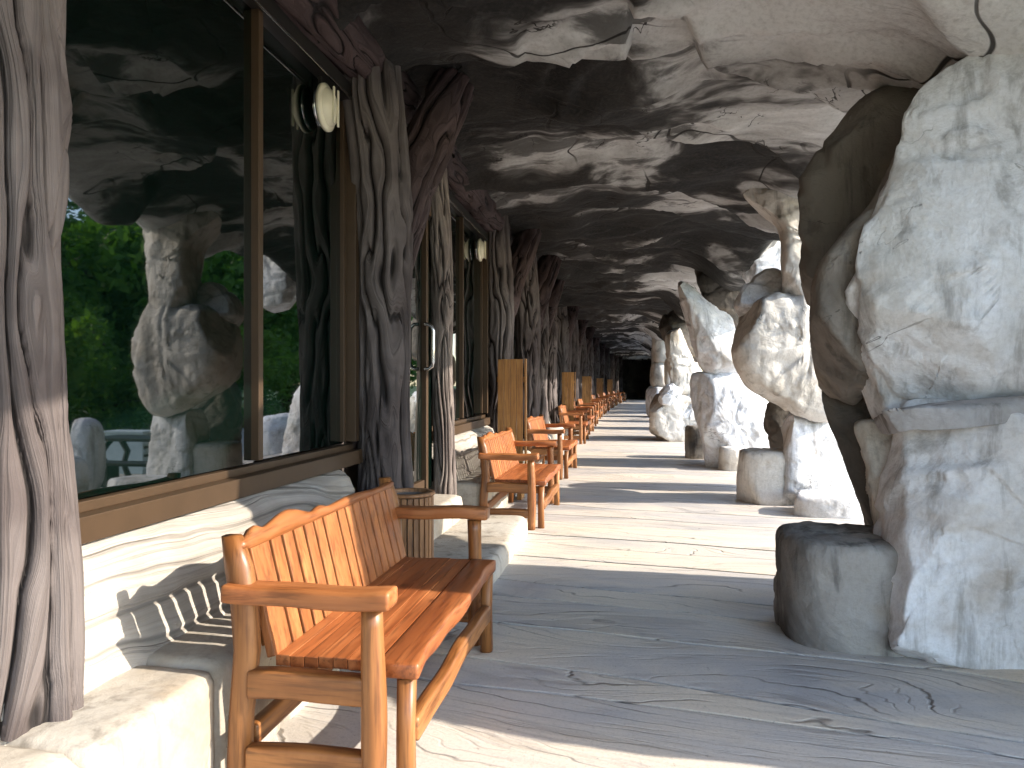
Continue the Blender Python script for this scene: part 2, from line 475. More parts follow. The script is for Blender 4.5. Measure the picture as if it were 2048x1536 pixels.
# ---------------------------------------------------------------- the ground and the floor
def flat(name, x0, x1, y0, y1, z, mat):
    V = [(x0, y0, z), (x1, y0, z), (x1, y1, z), (x0, y1, z)]
    o = mesh_np(name, V, [(0, 1, 2, 3)], mat, smooth=False)
    return tag(o, kind='structure')
flat('ground', -600, 600, -600, 600, -0.46, LAWN)
bm = box_bm((6.1, 18, -0.43), (8.6, 56, 0.16), 0.02)
tag(bm_obj('terrace', bm, TERR), kind='structure')

# floor slab under the carved planks
ys = np.arange(-4, 66.1, 1.0)
slab = []
for y in ys:
    b = bend(y)
    for (x, z) in ((-1.95, -0.012), (1.75, -0.012), (2.9, -0.05), (3.0, -0.5), (-1.95, -0.5)):
        slab.append((x + b, y, z))
floor = tag(mesh_np('floor', slab, grid_faces(len(ys), 5, True, True), JOINT, smooth=False), kind='structure')
# wood-look planks pressed into the concrete, one object each
def joint_curve(k, xs):
    y0 = -1.6 + 0.47 * k + 0.11 * math.sin(k * 2.3) + 0.06 * math.sin(k * 5.1)
    X = np.stack([xs * 0.9, np.full_like(xs, k * 3.7), np.zeros_like(xs)], 1)
    return y0 - 0.17 * (xs - 0.3) + 0.11 * fbm(X, 2, 5)
NPL = 142
xs = np.linspace(-1.93, 2.85, 26)
for k in range(NPL):
    a = joint_curve(k, xs) + 0.008; c = joint_curve(k + 1, xs) - 0.008
    c = np.maximum(c, a + 0.03)
    b = nbend((a + c) / 2)
    zt = -0.02 * sm(1.7, 2.85, xs)
    dz = 0.004 * vnoise(np.array([[k * 1.7, 0.3, 0.5]]))[0]
    rows = []
    for t, z in ((0, -0.013), (0.0, -0.002), (0.03, 0.0), (0.97, 0.0), (1.0, -0.002), (1.0, -0.013)):
        y = a + (c - a) * t
        rows.append(np.stack([xs + b, y, zt + z + dz], 1))
    V = np.concatenate(rows)
    mesh_np('plank', V, grid_faces(6, len(xs), False, True), FLOOR, floor, smooth=False)

# ---------------------------------------------------------------- the ceiling
COLS = [(1.9, 4.2, 0.40, 0.6, 0.7), (1.72, 7.7, 0.22, 0.5, 0.7), (1.65, 11.4, 0.45, 0.5, 0.8), (1.5, 16.4, 0.5, 0.6, 0.9), (1.55, 20.5, 0.5, 0.6, 0.9), (1.5, 24.5, 0.5, 0.6, 0.9), (1.4, 28.2, 0.5, 0.6, 0.9), (1.4, 32.6, 0.5, 0.6, 0.9), (1.4, 36.8, 0.5, 0.6, 0.9), (1.4, 40.8, 0.5, 0.6, 0.9)]
def ceil_z(x, y):
    xb = x
    q = np.stack([xb * 0.55, y * 0.35, np.zeros_like(y)], -1)
    w1 = fbm(q, 3, 21)
    s = y / 1.28 + 0.75 * w1 - 0.10 * xb + 0.28 * np.sin(xb * 1.1 + y * 0.4)
    t = s - np.floor(s)
    cell = np.floor(s)
    amp = 0.15 + 0.09 * vnoise(np.stack([cell * 1.7, np.round(xb * 0.0), cell * 0.3], -1), 4)
    lobe = np.where(t < 0.90, (t / 0.90) ** 1.3, 1 - sm(0.90, 1.0, t))
    s2 = y / 0.53 + 1.6 * fbm(np.stack([xb * 0.9, y * 0.6, np.ones_like(y)], -1), 2, 23) + 0.5 * xb
    t2 = s2 - np.floor(s2)
    lobe2 = np.where(t2 < 0.85, t2 / 0.85, 1 - sm(0.85, 1.0, t2)) * sm(-0.15, 0.35, fbm(np.stack([xb * 0.7, y * 0.5, np.ones_like(y) * 4], -1), 2, 25))
    near = sm(0.3, 0.9, xb) * sm(4.4, 3.4, y)
    z = 3.45 - amp * lobe * 1.35 * (1 - 0.75 * near) - 0.07 * lobe2 * (1 - near) - 0.09 * near
    z = z + 0.10 * fbm(np.stack([xb * 0.9, y * 0.8, np.zeros_like(y)], -1), 3, 31)
    z = z + 0.045 * fbm(np.stack([xb * 2.6, y * 3.2, np.zeros_like(y)], -1), 3, 41)
    z = z - 0.22 * sm(0.5, 2.2, xb)
    for (cx, cy, dp, wx, wy) in COLS:
        z = z - dp * np.exp(-((xb - cx) / wx) ** 2 - ((y - cy) / wy) ** 2)
    z = z - 0.10 * sm(-1.3, -1.9, xb)
    z = z + 0.22 * np.exp(-((xb - 2.0) / 0.7) ** 2 - ((y - 2.7) / 0.6) ** 2)
    return z
ysc = np.concatenate([np.arange(-3, 2, 0.10), np.arange(2, 9, 0.04), np.arange(9, 18, 0.07), np.arange(18, 65, 0.2)])
NX = 110
tx = np.linspace(0, 1, NX)
EDGE = 2.2 - 0.12 * np.exp(-((ysc - 2.5) / 0.75) ** 2) + 0.28 * fbm(np.stack([ysc * 0.55, ysc * 0, ysc * 0], -1), 2, 51)
X = -1.98 + (EDGE[:, None] + 1.98) * tx[None, :]
Y = np.repeat(ysc[:, None], NX, 1)
Z = ceil_z(X, Y)
lip = sm(0.90, 1.0, tx)[None, :]
Z = Z + 0.22 * lip ** 2
Xw = X + nbend(Y)
rows = [np.stack([Xw, Y, Z], -1)]
# outer face of the rock roof and its top
ex = Xw[:, -1:]; ez = Z[:, -1:]; ey = Y[:, -1:]
extra = []
for (dx, z) in ((0.22, 0.2), (0.30, 0.5), (0.15, 0.8), (-1.0, 1.0), (-4.0, 1.05), (-9.0, 1.05)):
    nn = 0.12 * fbm(np.stack([ey * 0.8, ey * 0 + z * 3, ey * 0], -1), 3, 61)
    extra.append(np.stack([ex + dx + nn, ey, ez * 0 + 3.25 + z + nn], -1))
P = np.concatenate(rows + extra, 1)
n_, m_ = P.shape[0], P.shape[1]
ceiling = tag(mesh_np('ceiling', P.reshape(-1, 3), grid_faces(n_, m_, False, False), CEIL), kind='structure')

# ---------------------------------------------------------------- rocks
def cut_noise(V, c, seed, cuts, noise, freq, fine=0.012, horiz=False, lim=(0.78, 0.96), crag=0.0):
    rg = np.random.default_rng(seed)
    V = V.copy()
    for k in range(cuts):
        n = rg.normal(size=3)
        if horiz: n[2] *= 0.25
        n /= np.linalg.norm(n)
        d = (V - c) @ n
        lim_d = d.max() * rg.uniform(*lim)
        ex = np.maximum(0, d - lim_d)
        V -= (ex * 0.97)[:, None] * n[None, :]
    dirn = V - c; dirn /= (np.linalg.norm(dirn, axis=1, keepdims=True) + 1e-6)
    q = V * freq + seed * 3.1
    disp = noise * fbm(q, 4, seed) + fine * fbm(V * 9 + seed, 3, seed + 9)
    # broad creases
    cr = np.abs(fbm(V * freq * 0.8 + 5.3 + seed, 2, seed + 3))
    disp = disp - noise * 0.8 * (1 - sm(0.0, 0.10, cr)) * 0.6
    if crag:
        w3 = V + 0.25 * np.stack([fbm(V * 1.3 + k * 9.1 + seed, 2, seed + k) for k in range(3)], -1)
        r1 = 1 - np.abs(fbm(w3 * 1.5 + seed * 1.3, 3, seed + 30)) * 2.6          # sharp ridges
        st = fbm(w3 * np.array((1.1, 1.1, 2.0)) + seed * 0.7, 2, seed + 33) * 3.2  # ledges one over the other
        st = (st - np.floor(st)) ** 1.5
        gr = np.abs(fbm(w3 * 1.05 + 3.7 * seed, 2, seed + 36))                  # seams cut into the surface
        disp = disp + crag * (0.55 * r1 + 0.55 * st - 0.5) - crag * 0.55 * np.exp(-(gr / 0.028) ** 2)
    return V + dirn * disp[:, None]

def catmull(pts, n, closed=True):
    pts = np.asarray(pts, float); N = len(pts)
    # arc-length sampling of a (slightly tightened) closed Catmull-Rom
    out = []
    for i in range(N):
        p0, p1, p2, p3 = pts[(i - 1) % N], pts[i], pts[(i + 1) % N], pts[(i + 2) % N]
        for t in np.linspace(0, 1, 12, endpoint=False):
            k = 0.38
            m1, m2 = k * (p2 - p0), k * (p3 - p1)
            out.append((2 * t**3 - 3 * t**2 + 1) * p1 + (t**3 - 2 * t**2 + t) * m1 + (-2 * t**3 + 3 * t**2) * p2 + (t**3 - t**2) * m2)
    out = np.array(out + [out[0]])
    L = np.concatenate([[0], np.cumsum(np.linalg.norm(np.diff(out, axis=0), axis=1))])
    tt = np.linspace(0, L[-1], n, endpoint=False)
    return np.stack([np.interp(tt, L, out[:, k]) for k in range(out.shape[1])], 1)

def profile(p, n, a=1.0, b=1.0):
    '''n points (s, m) evenly spaced along the superellipse |s|^p + m^p = 1 from pole to pole'''
    t = np.linspace(-math.pi / 2, math.pi / 2, 1201)
    s = np.sign(np.sin(t)) * np.abs(np.sin(t)) ** (2 / p); m = np.abs(np.cos(t)) ** (2 / p)
    m[0] = m[-1] = 0
    L = np.concatenate([[0], np.cumsum(np.hypot(np.diff(s) * a, np.diff(m) * b))])
    q = np.linspace(0, L[-1], n)
    return np.interp(q, L, s), np.interp(q, L, m)

def boulder(name, outline, d, half, mat, parent, seed, p=3.0, nu=120, nv=64, cuts=7, noise=0.035, freq=1.7, push=0.0, planes=(), crag=0.036):
    """a solid stone whose side view (as measured in the photograph, at distance d) is outline and that is 2*half deep"""
    poly = catmull(np.array(outline, float), nu)
    Q = np.array([at(u, v, d) for u, v in poly])
    c = Q.mean(0); Q = c + (Q - c) * 1.09; p = p + 1.0
    A = c - np.array((0, 0, CAM_H)); A[2] = 0; A /= np.linalg.norm(A)
    c = c + A * push; Q = Q + A * push
    sp, mp = profile(p, nv, half, float(np.linalg.norm(Q - c, axis=1).mean()))
    V = []
    for sv, mlt in zip(sp, mp):
        V.append(c + mlt * (Q - c) + A * half * sv)
    V = np.concatenate(V)
    Rr = np.array((A[1], -A[0], 0.0))
    for (pr, pf, pu), fr in planes:                  # chosen flat faces (right, away, up)
        n = Rr * pr + A * pf + np.array((0, 0, 1.0)) * pu; n /= np.linalg.norm(n)
        dd = (V - c) @ n
        V = V - (np.maximum(0, dd - dd.max() * fr) * 0.96)[:, None] * n[None, :]
    V = cut_noise(V, c, seed, cuts + 9, noise, freq, lim=(0.80, 0.95), crag=crag)
    V[:, 2] = np.maximum(V[:, 2], -0.06)
    return mesh_np(name, V, grid_faces(nv, nu, True), mat, parent)

def block(name, x, y, z0, z1, rx, ry, mat, parent, seed, p=9.0, q=3.2, nu=56, nv=26, cuts=6, noise=0.018, taper=0.0, rot=0.0, crag=0.0):
    """an upright stone block or stump with a flat top"""
    sp, mp = profile(p, nv, (z1 - z0) / 2, (rx + ry) / 2)
    V = []
    th = np.linspace(0, 2 * math.pi, nu, endpoint=False)
    c_, s_ = np.cos(th), np.sin(th)
    rr = (np.abs(c_) ** q + np.abs(s_) ** q) ** (-1 / q)
    for sv, m_ in zip(sp, mp):
        t = (sv + 1) / 2
        k = 1 - taper * t
        lx, ly = rr * c_ * rx * m_ * k, rr * s_ * ry * m_ * k
        V.append(np.stack([x + lx * math.cos(rot) - ly * math.sin(rot), y + lx * math.sin(rot) + ly * math.cos(rot), np.full(nu, z0 + (z1 - z0) * t)], 1))
    V = np.concatenate(V)
    V = cut_noise(V, np.array((x, y, (z0 + z1) / 2)), seed, cuts, noise, 2.6, 0.006, True, (0.80, 0.97), crag)
    return mesh_np(name, V, grid_faces(nv, nu, True), mat, parent)

def column(label, x, y):
    return empty('rock_column', (x, y, 0), label, 'rock column', 'rock columns along the open side of the walkway')

# nearest column
c1 = column('largest nearest white rock column with dark stone stump at its foot', 1.95, 3.75)
boulder('lower_boulder', [(1850, 826), (1812, 900), (1785, 985), (1766, 1060), (1780, 1150), (1803, 1230), (1815, 1300), (1880, 1318), (2060, 1325), (2300, 1320), (2480, 1290), (2540, 1100), (2500, 930), (2380, 850), (2150, 818), (2000, 822)], 3.60, 0.64, ROCK, c1, 3, 3.0, nu=180, nv=90, cuts=1, noise=0.03, crag=0.04, planes=[((-0.75, -0.62, 0.2), 0.80), ((-0.1, -0.9, 0.42), 0.80), ((0.5, -0.8, 0.0), 0.85)])
boulder('upper_boulder', [(1652, 800), (1672, 832), (1720, 846), (1830, 838), (1885, 800), (2050, 786), (2300, 780), (2500, 700), (2560, 450), (2450, 200), (2250, 70), (2080, 95), (1960, 165), (1880, 215), (1845, 275), (1815, 370), (1780, 480), (1745, 590), (1700, 690), (1660, 750)], 3.72, 0.62, ROCK, c1, 8, 3.0, nu=180, nv=90, cuts=1, noise=0.03, crag=0.045, planes=[((-0.45, -0.85, -0.22), 0.70), ((0.1, -0.95, 0.28), 0.72)])
boulder('side_slab', [(1640, 770), (1655, 800), (1700, 800), (1780, 700), (1840, 520), (1870, 330), (1850, 250), (1800, 320), (1745, 425), (1695, 480), (1640, 555), (1632, 680)], 3.95, 0.42, SOOT_SHADE, c1, 9, 3.0, cuts=2, noise=0.03, crag=0.03)  # separate stone for the dark walkway face, soot and shade in its colour
boulder('mortar_bed', [(1780, 835), (1880, 808), (2050, 792), (2300, 785), (2470, 800), (2450, 860), (2050, 840), (1890, 845), (1800, 865)], 3.66, 0.58, MORTAR, c1, 12, 4.0, cuts=2, noise=0.03)
boulder('wing_stone', [(1722, 858), (1790, 846), (1862, 846), (1880, 950), (1830, 1090), (1775, 1080), (1752, 1010), (1738, 930)], 3.95, 0.38, ROCK_B, c1, 15, 2.6, cuts=4)
boulder('rear_boulder', [(1660, 800), (1700, 770), (1900, 780), (1960, 1200), (1800, 1180), (1738, 1010), (1705, 930)], 4.2, 0.28, ROCK_D, c1, 18, 3.0, cuts=4)  # dark stone added to fill the shaded hollow between the boulders
boulder('neck', [(1622, 375), (1660, 290), (1750, 215), (1900, 190), (2050, 260), (2000, 520), (1780, 680), (1650, 640), (1626, 520)], 4.4, 0.36, ROCK_D, c1, 21, 3.0, cuts=5, noise=0.05)  # soot and the deep shade behind the column, both in its colour
block('side_boulder', 2.50, 2.98, -0.06, 1.75, 0.64, 0.60, ROCK, c1, 27, 4.5, 2.4, 96, 56, cuts=9, noise=0.05, crag=0.04)
block('side_top_boulder', 2.55, 3.2, 1.45, 3.3, 0.54, 0.56, ROCK, c1, 28, 4, 2.4, 96, 56, cuts=9, noise=0.06, crag=0.04)
block('stump', 1.10, 3.92, -0.06, 0.50, 0.355, 0.36, STUMP, c1, 25, 10, 3.0, 96, 60, cuts=8, taper=0.03, crag=0.014)

c2 = column('second rock column with a slim neck and a hole near its top', 1.75, 7.65)
boulder('lower_boulder', [(1564, 832), (1600, 838), (1645, 842), (1682, 830), (1692, 900), (1712, 1005), (1690, 1022), (1600, 1022), (1566, 1010), (1572, 900)], 7.7, 0.36, ROCK, c2, 31, 3.2, crag=0.03)
boulder('upper_boulder', [(1478, 660), (1500, 622), (1560, 600), (1596, 600), (1625, 560), (1690, 570), (1722, 650), (1710, 770), (1670, 828), (1612, 828), (1580, 815), (1512, 772), (1482, 730)], 7.6, 0.55, ROCK_B, c2, 34, 2.8)
boulder('head_stone', [(1476, 614), (1490, 580), (1530, 546), (1556, 546), (1586, 572), (1590, 612), (1550, 632), (1500, 646)], 7.8, 0.34, ROCK, c2, 37, 2.6)
boulder('neck', [(1574, 640), (1660, 660), (1680, 500), (1700, 360), (1600, 352), (1540, 360), (1480, 372), (1500, 405), (1548, 440), (1568, 490)], 7.45, 0.34, ROCK_B, c2, 40, 2.6, cuts=4, noise=0.03)
boulder('rear_stone', [(1540, 775), (1600, 760), (1680, 770), (1690, 900), (1620, 920), (1550, 905)], 8.5, 0.3, ROCK_D, c2, 45, 3.0, cuts=4)
block('stump', at(1530, 768, 7.75)[0], at(1530, 768, 7.75)[1], -0.06, 0.55, 0.29, 0.30, ROCK_B, c2, 43, 10, 3.0, cuts=7)
block('flat_stone', at(1660, 768, 7.0)[0], at(1660, 768, 7.0)[1], -0.06, 0.20, 0.40, 0.28, ROCK, c2, 44, 7, 3.0, cuts=6)

c3 = column('third rock column with a leaning pointed upper stone', 1.6, 11.3)
boulder('lower_boulder', [(1394, 757), (1440, 752), (1482, 752), (1522, 795), (1546, 850), (1553, 925), (1500, 942), (1425, 940), (1412, 880), (1392, 810)], 11.2, 0.62, ROCK, c3, 51, 3.0)
boulder('upper_boulder', [(1360, 575), (1374, 566), (1406, 600), (1424, 612), (1456, 632), (1473, 668), (1479, 745), (1455, 762), (1414, 748), (1384, 690)], 11.0, 0.50, ROCK, c3, 54, 2.6, cuts=5)
boulder('neck', [(1395, 490), (1470, 480), (1520, 560), (1505, 640), (1480, 680), (1430, 640), (1400, 570)], 11.9, 0.5, ROCK_D, c3, 57, 2.8)
boulder('outer_stone', [(1495, 455), (1600, 450), (1620, 560), (1560, 600), (1500, 590)], 10.4, 0.32, ROCK, c3, 58, 2.8)
block('stump', at(1396, 768, 12.3)[0], at(1396, 768, 12.3)[1], -0.06, 0.55, 0.22, 0.25, STUMP, c3, 60, 10, 3.0)
block('low_stump', at(1463, 768, 10.6)[0], at(1463, 768, 10.6)[1], -0.06, 0.34, 0.18, 0.2, ROCK_B, c3, 61, 9, 3.0)

c4 = column('fourth rock column with two stones lying on a squared base', 1.3, 16.4)
boulder('base_stone', [(1310, 800), (1335, 790), (1402, 795), (1440, 800), (1445, 882), (1380, 884), (1312, 880)], 16.4, 0.8, ROCK_B, c4, 71, 4.0)
boulder('left_stone', [(1318, 800), (1326, 776), (1345, 769), (1364, 775), (1356, 805), (1335, 812)], 16.0, 0.45, ROCK, c4, 72, 2.8)
boulder('right_stone', [(1350, 812), (1362, 790), (1390, 784), (1420, 790), (1425, 830), (1380, 845), (1352, 830)], 16.1, 0.5, ROCK, c4, 73, 2.8)
boulder('upper_boulder', [(1333, 690), (1342, 662), (1356, 654), (1372, 690), (1394, 740), (1410, 785), (1370, 790), (1345, 772)], 16.2, 0.5, ROCK_B, c4, 74, 2.6)
boulder('neck', [(1322, 640), (1420, 610), (1440, 700), (1390, 720), (1345, 700)], 16.8, 0.5, ROCK_D, c4, 75, 2.8)

def far_column(label, x, y, seed, hgt=3.0):
    c = column(label, x, y)
    block('lower_boulder', x, y, -0.06, 1.15, 0.5, 0.75, ROCK, c, seed, 4, 2.4, 44, 22, 6, 0.05)
    block('upper_boulder', x + 0.05, y + 0.1, 1.05, 2.2, 0.38, 0.6, ROCK_B, c, seed + 1, 3, 2.4, 44, 22, 6, 0.06)
    block('neck', x + 0.15, y, 2.0, hgt + 0.4, 0.4, 0.6, ROCK_B, c, seed + 2, 5, 2.4, 40, 20, 5, 0.06)
    return c
far_column('rock column mostly hidden right behind the column with two stones', 1.45, 20.6, 81)
far_column('rock column hidden between the fourth and the bluish farthest columns', 1.40, 24.6, 85)
far_column('slim bluish white rock column far down, right of the dark opening', 1.05, 28.3, 89)
far_column('rock column hidden behind the slim bluish one', 1.15, 32.6, 111)
far_column('rock column deep in the walkway, next to last', 1.35, 36.8, 115)
far_column('tiny far rock column, third from the dark end', 1.55, 40.8, 119)
far_column('tiny far rock column, second from the dark end', 1.40 + bend(45.0), 45.0, 123)
far_column('farthest rock column before the dark end', 1.40 + bend(50.0), 50.0, 127)
# the dark end of the passage: dark stone added to keep light out
c = empty('rock_wall', (2.5, 60, 0), 'added dark rock wall closing the far end of the walkway', 'rock wall')
for k in range(2):
    yk = 58.5 + 5.0 * k
    block('side_stone', 1.75 + bend(yk), yk, -0.06, 3.8, 0.8, 2.9, ROCK_D, c, 95 + k, 9, 5, 50, 26, 4, 0.14)
block('end_stone', 0.5, 64.2, -0.06, 3.8, 4.2, 0.8, ROCK_D, c, 190, 12, 6, 60, 30, 3, 0.12)

# ---------------------------------------------------------------- the shop front: wall, sills, ledge stones, windows, pillars
WX = -1.75
def bent(bm):
    for v in bm.verts: v.co.x += bend(v.co.y)
    return bm
wall = empty('building_wall', (-2.2, 20, 0), 'long dark plastered wall behind the windows of the walkway', 'wall')
bm = bmesh.new()
for (y0, y1, z0, z1) in ((-4, 66, 3.12, 3.7), (-4, 4.42, -0.4, 0.74), (6.0, 66, -0.4, 0.74), (4.42, 6.0, -0.4, 0.34)):
    n = max(2, int((y1 - y0) / 2))
    for k in range(n):
        a, b2 = y0 + (y1 - y0) * k / n, y0 + (y1 - y0) * (k + 1) / n
        bb = box_bm(((WX - 0.28), (a + b2) / 2, (z0 + z1) / 2), (0.4, (b2 - a) - 0.0015, z1 - z0), 0)
        bent(bb); tmp = bpy.data.meshes.new('t'); bb.to_mesh(tmp); bb.free(); bm.from_mesh(tmp); bpy.data.meshes.remove(tmp)
bm_obj('wall_face', bm, PLASTER, wall)
bm = box_bm((-4.65, 31, 1.7), (4.6, 71, 4.2), 0.02)
bm_obj('building_core', bm, PLASTER, wall)

def trunk(name, path, radii, mat, parent, seed, flutes=10, nu=120, nv=180, depth=0.17, warp=1.9, squash=1.0, swirl=0.0, cap=False):
    """carved tree-trunk sweep: path of world points, radii per point"""
    pa = np.array(path, float); L = np.concatenate([[0], np.cumsum(np.linalg.norm(np.diff(pa, axis=0), axis=1))])
    def spl(vals, t):
        # smooth interpolation through the stations
        vals = np.asarray(vals, float)
        k = np.clip(np.searchsorted(L, t, 'right') - 1, 0, len(L) - 2)
        f = (t - L[k]) / (L[k + 1] - L[k])
        p1, p2 = vals[k], vals[k + 1]
        p0 = vals[np.maximum(k - 1, 0)]; p3 = vals[np.minimum(k + 2, len(L) - 1)]
        if vals.ndim > 1: f = f[:, None]
        return 0.5 * (2 * p1 + (p2 - p0) * f + (2 * p0 - 5 * p1 + 4 * p2 - p3) * f**2 + (3 * p1 - p0 - 3 * p2 + p3) * f**3)
    t = np.linspace(0, L[-1], nv)
    C = spl(pa, t); R = spl(radii, t)
    T = np.gradient(C, axis=0); T /= np.linalg.norm(T, axis=1, keepdims=True)
    ref = np.array((-1.0, 0, 0.0)) if abs(T[:, 0]).mean() < 0.75 else np.array((0, 0, 1.0))
    A = ref[None, :] - T * (T @ ref)[:, None]; A /= np.linalg.norm(A, axis=1, keepdims=True)
    B = np.cross(T, A)
    th = np.linspace(0, 2 * math.pi, nu + 1)
    TH, TT = np.meshgrid(th, t)
    q = np.stack([np.cos(TH) * 0.95, np.sin(TH) * 0.95, TT * 1.25], -1)
    wv = fbm(q + seed * 5.7, 3, seed)
    w2 = fbm(q * np.array((2.2, 2.2, 1.6)) + seed * 2.1, 2, seed + 5)
    g = flutes * TH / (2 * math.pi) + warp * wv + 0.35 * w2 + swirl * TT
    fr = np.abs(g - np.floor(g) - 0.5)
    groove = np.exp(-(fr / 0.10) ** 2)
    kn = np.random.default_rng(seed + 99)
    for _ in range(5):                                    # knots: the grain swerves round an eye
        k0, t0 = kn.uniform(0.3, 2 * math.pi - 0.3), kn.uniform(0.1, 0.9) * L[-1]
        da = (TH - k0) * 0.16; dt = (TT - t0)
        r2 = (da / 0.07) ** 2 + (dt / 0.20) ** 2
        g = g + 1.1 * np.sign(da) * np.exp(-r2) * np.minimum(1, np.abs(da) / 0.012)
    fr = np.abs(g - np.floor(g) - 0.5)
    groove = np.exp(-(fr / 0.13) ** 2)
    big = fbm(q * np.array((0.8, 0.8, 0.9)) + seed, 2, seed + 7)
    rr = R[:, None] * (1 + 0.12 * big + 0.05 * (fr - 0.25) * 2 * 2 - depth * groove)
    V = C[:, None, :] + rr[..., None] * (A[:, None, :] * np.cos(TH)[..., None] * squash + B[:, None, :] * np.sin(TH)[..., None])
    G = np.stack([g, TT, np.zeros_like(TT)], -1)
    V = V.reshape(-1, 3); F = grid_faces(nv, nu + 1, False)
    if cap:
        n0 = len(V); V = np.concatenate([V, C[:1], C[-1:]]); G = np.concatenate([G.reshape(-1, 3), np.zeros((2, 3))])
        for j in range(nu):
            F.append((n0, j + 1, j)); F.append((n0 + 1, (nv - 1) * (nu + 1) + j, (nv - 1) * (nu + 1) + j + 1))
    return mesh_np(name, V, F, mat, parent, attr=G.reshape(-1, 3))

def pillar(label, x, y, z0=0.3, ztop=3.5, r=0.19, fork=True, seed=1, det=1.0, mat=None, lean=0.0):
    b = bend(y)
    e = empty('trunk_pillar', (x + b, y, z0), label, 'pillar', 'carved tree trunk pillars along the shop front')
    m_ = mat or TRUNK
    nu, nv = int(130 * det), int(190 * det)
    trunk('trunk', [(x + b, y, z0), (x + b + 0.01, y + 0.02, z0 + 0.35), (x + b - 0.01, y, 1.4), (x + b, y - 0.02, 2.1), (x + b - 0.02, y - 0.08, 2.7), (x + b - 0.06, y - 0.18, ztop)],
          [r * 1.10, r * 1.0, r * 0.92, r * 0.98, r * 1.05, r * 0.95], m_, e, seed, 10 if r > 0.12 else 7, nu, nv)
    if fork:
        trunk('branch', [(x + b + 0.00, y + 0.02, 1.75), (x + b + 0.05, y + 0.10, 2.2), (x + b + 0.12, y + 0.22, 2.62), (x + b + 0.22, y + 0.36, 2.97), (x + b + 0.34, y + 0.50, 3.38)],
              [r * 0.66, r * 0.82, r * 0.92, r * 0.92, r * 0.85], TRUNK_R if m_ is TRUNK else m_, e, seed + 50, 5, int(64 * det), int(80 * det), cap=True)  # fork darker than its trunk: scant light near the ceiling put into the colour
    return e

def window(label, y0, y1, mull, zb=0.80, zt=3.10, inner=0.0):
    yc = (y0 + y1) / 2; b = bend(yc)
    e = empty('window', (WX + b, yc, zb), label, 'window', 'tinted windows of the shop front')
    def bx(name, c, s, mat=BRONZE, bev=0.004):
        return bm_obj(name, bent(box_bm(c, s, bev)), mat, e)
    rail = bx('bottom_rail', (WX + 0.02, yc, zb - 0.005), (0.11, y1 - y0, 0.085))
    bx('bottom_track', (WX - 0.01, yc, zb + 0.055), (0.05, y1 - y0 - 0.02, 0.035))
    bx('top_rail', (WX + 0.0, yc, zt - 0.045), (0.10, y1 - y0, 0.09), DARKM)
    bx('top_track', (WX + 0.058, yc, zt - 0.10), (0.012, y1 - y0 - 0.1, 0.012), STEEL)
    bx('jamb', (WX, y0 + 0.03, (zb + zt) / 2), (0.10, 0.06, zt - zb - 0.18))
    bx('jamb', (WX, y1 - 0.03, (zb + zt) / 2), (0.10, 0.06, zt - zb - 0.18))
    bx('sash_stile', (WX - 0.028, y1 - 0.085, (zb + zt) / 2), (0.04, 0.04, zt - zb - 0.18))
    ms = [y0 + 0.06] + list(mull) + [y1 - 0.06]
    for k in range(len(ms) - 1):
        xo = WX - 0.012 - 0.026 * (k % 2)
        bx('pane', (xo, (ms[k] + ms[k + 1]) / 2, (zb + zt) / 2), (0.008, ms[k + 1] - ms[k] - 0.004, zt - zb - 0.16), GLASS, 0)
    for ym in mull:
        bx('mullion', (WX + 0.006, ym, (zb + zt) / 2), (0.05, 0.042, zt - zb - 0.182))
    return e

def sill_wall(label, y0, y1, seed, det=1.0):
    """carved log-like wall between the ledge and the window"""
    yc = (y0 + y1) / 2
    e = empty('carved_sill', (WX + bend(yc), yc, 0.3), label, 'carved wall', 'carved wood look sills under the windows')
    n, m_ = int((y1 - y0) * 60 * det), int(40 * det)
    yy = np.linspace(y0, y1, n); tt = np.linspace(0, 1, m_)
    YY, T = np.meshgrid(yy, tt, indexing='ij')
    px = np.interp(T, [0, 0.12, 0.22, 0.4, 0.7, 1.0], [WX - 0.02, WX + 0.06, WX + 0.13, WX + 0.17, WX + 0.20, WX + 0.26])
    pz = np.interp(T, [0, 0.12, 0.22, 0.4, 0.7, 1.0], [0.752, 0.748, 0.71, 0.62, 0.48, 0.30])
    q = np.stack([YY * 0.9, T * 1.2, YY * 0], -1)
    wv = fbm(q + seed * 3.3, 3, seed)
    g = T * 5.0 - (YY - y0) * 1.0 + 0.9 * wv + 0.25 * fbm(q * 4 + 3, 2, seed + 8)
    fr = np.abs(g - np.floor(g) - 0.5)
    groove = np.exp(-(fr / 0.09) ** 2)
    disp = 0.030 * fbm(q * 1.6 + 9, 3, seed + 2) - 0.016 * groove
    endr = np.minimum(sm(y1, y1 - 0.22, YY), sm(y0, y0 + 0.1, YY))
    px = px + disp - 0.14 * (1 - endr) ** 2 ; pz = pz - 0.07 * (1 - endr) ** 2 * (1 - T)
    V = np.stack([px + nbend(YY), YY, pz], -1)
    G = np.stack([g, YY, np.zeros_like(YY)], -1)
    mesh_np('carved_face', V.reshape(-1, 3), grid_faces(n, m_, False, True), SILL, e, attr=G.reshape(-1, 3))
    return e

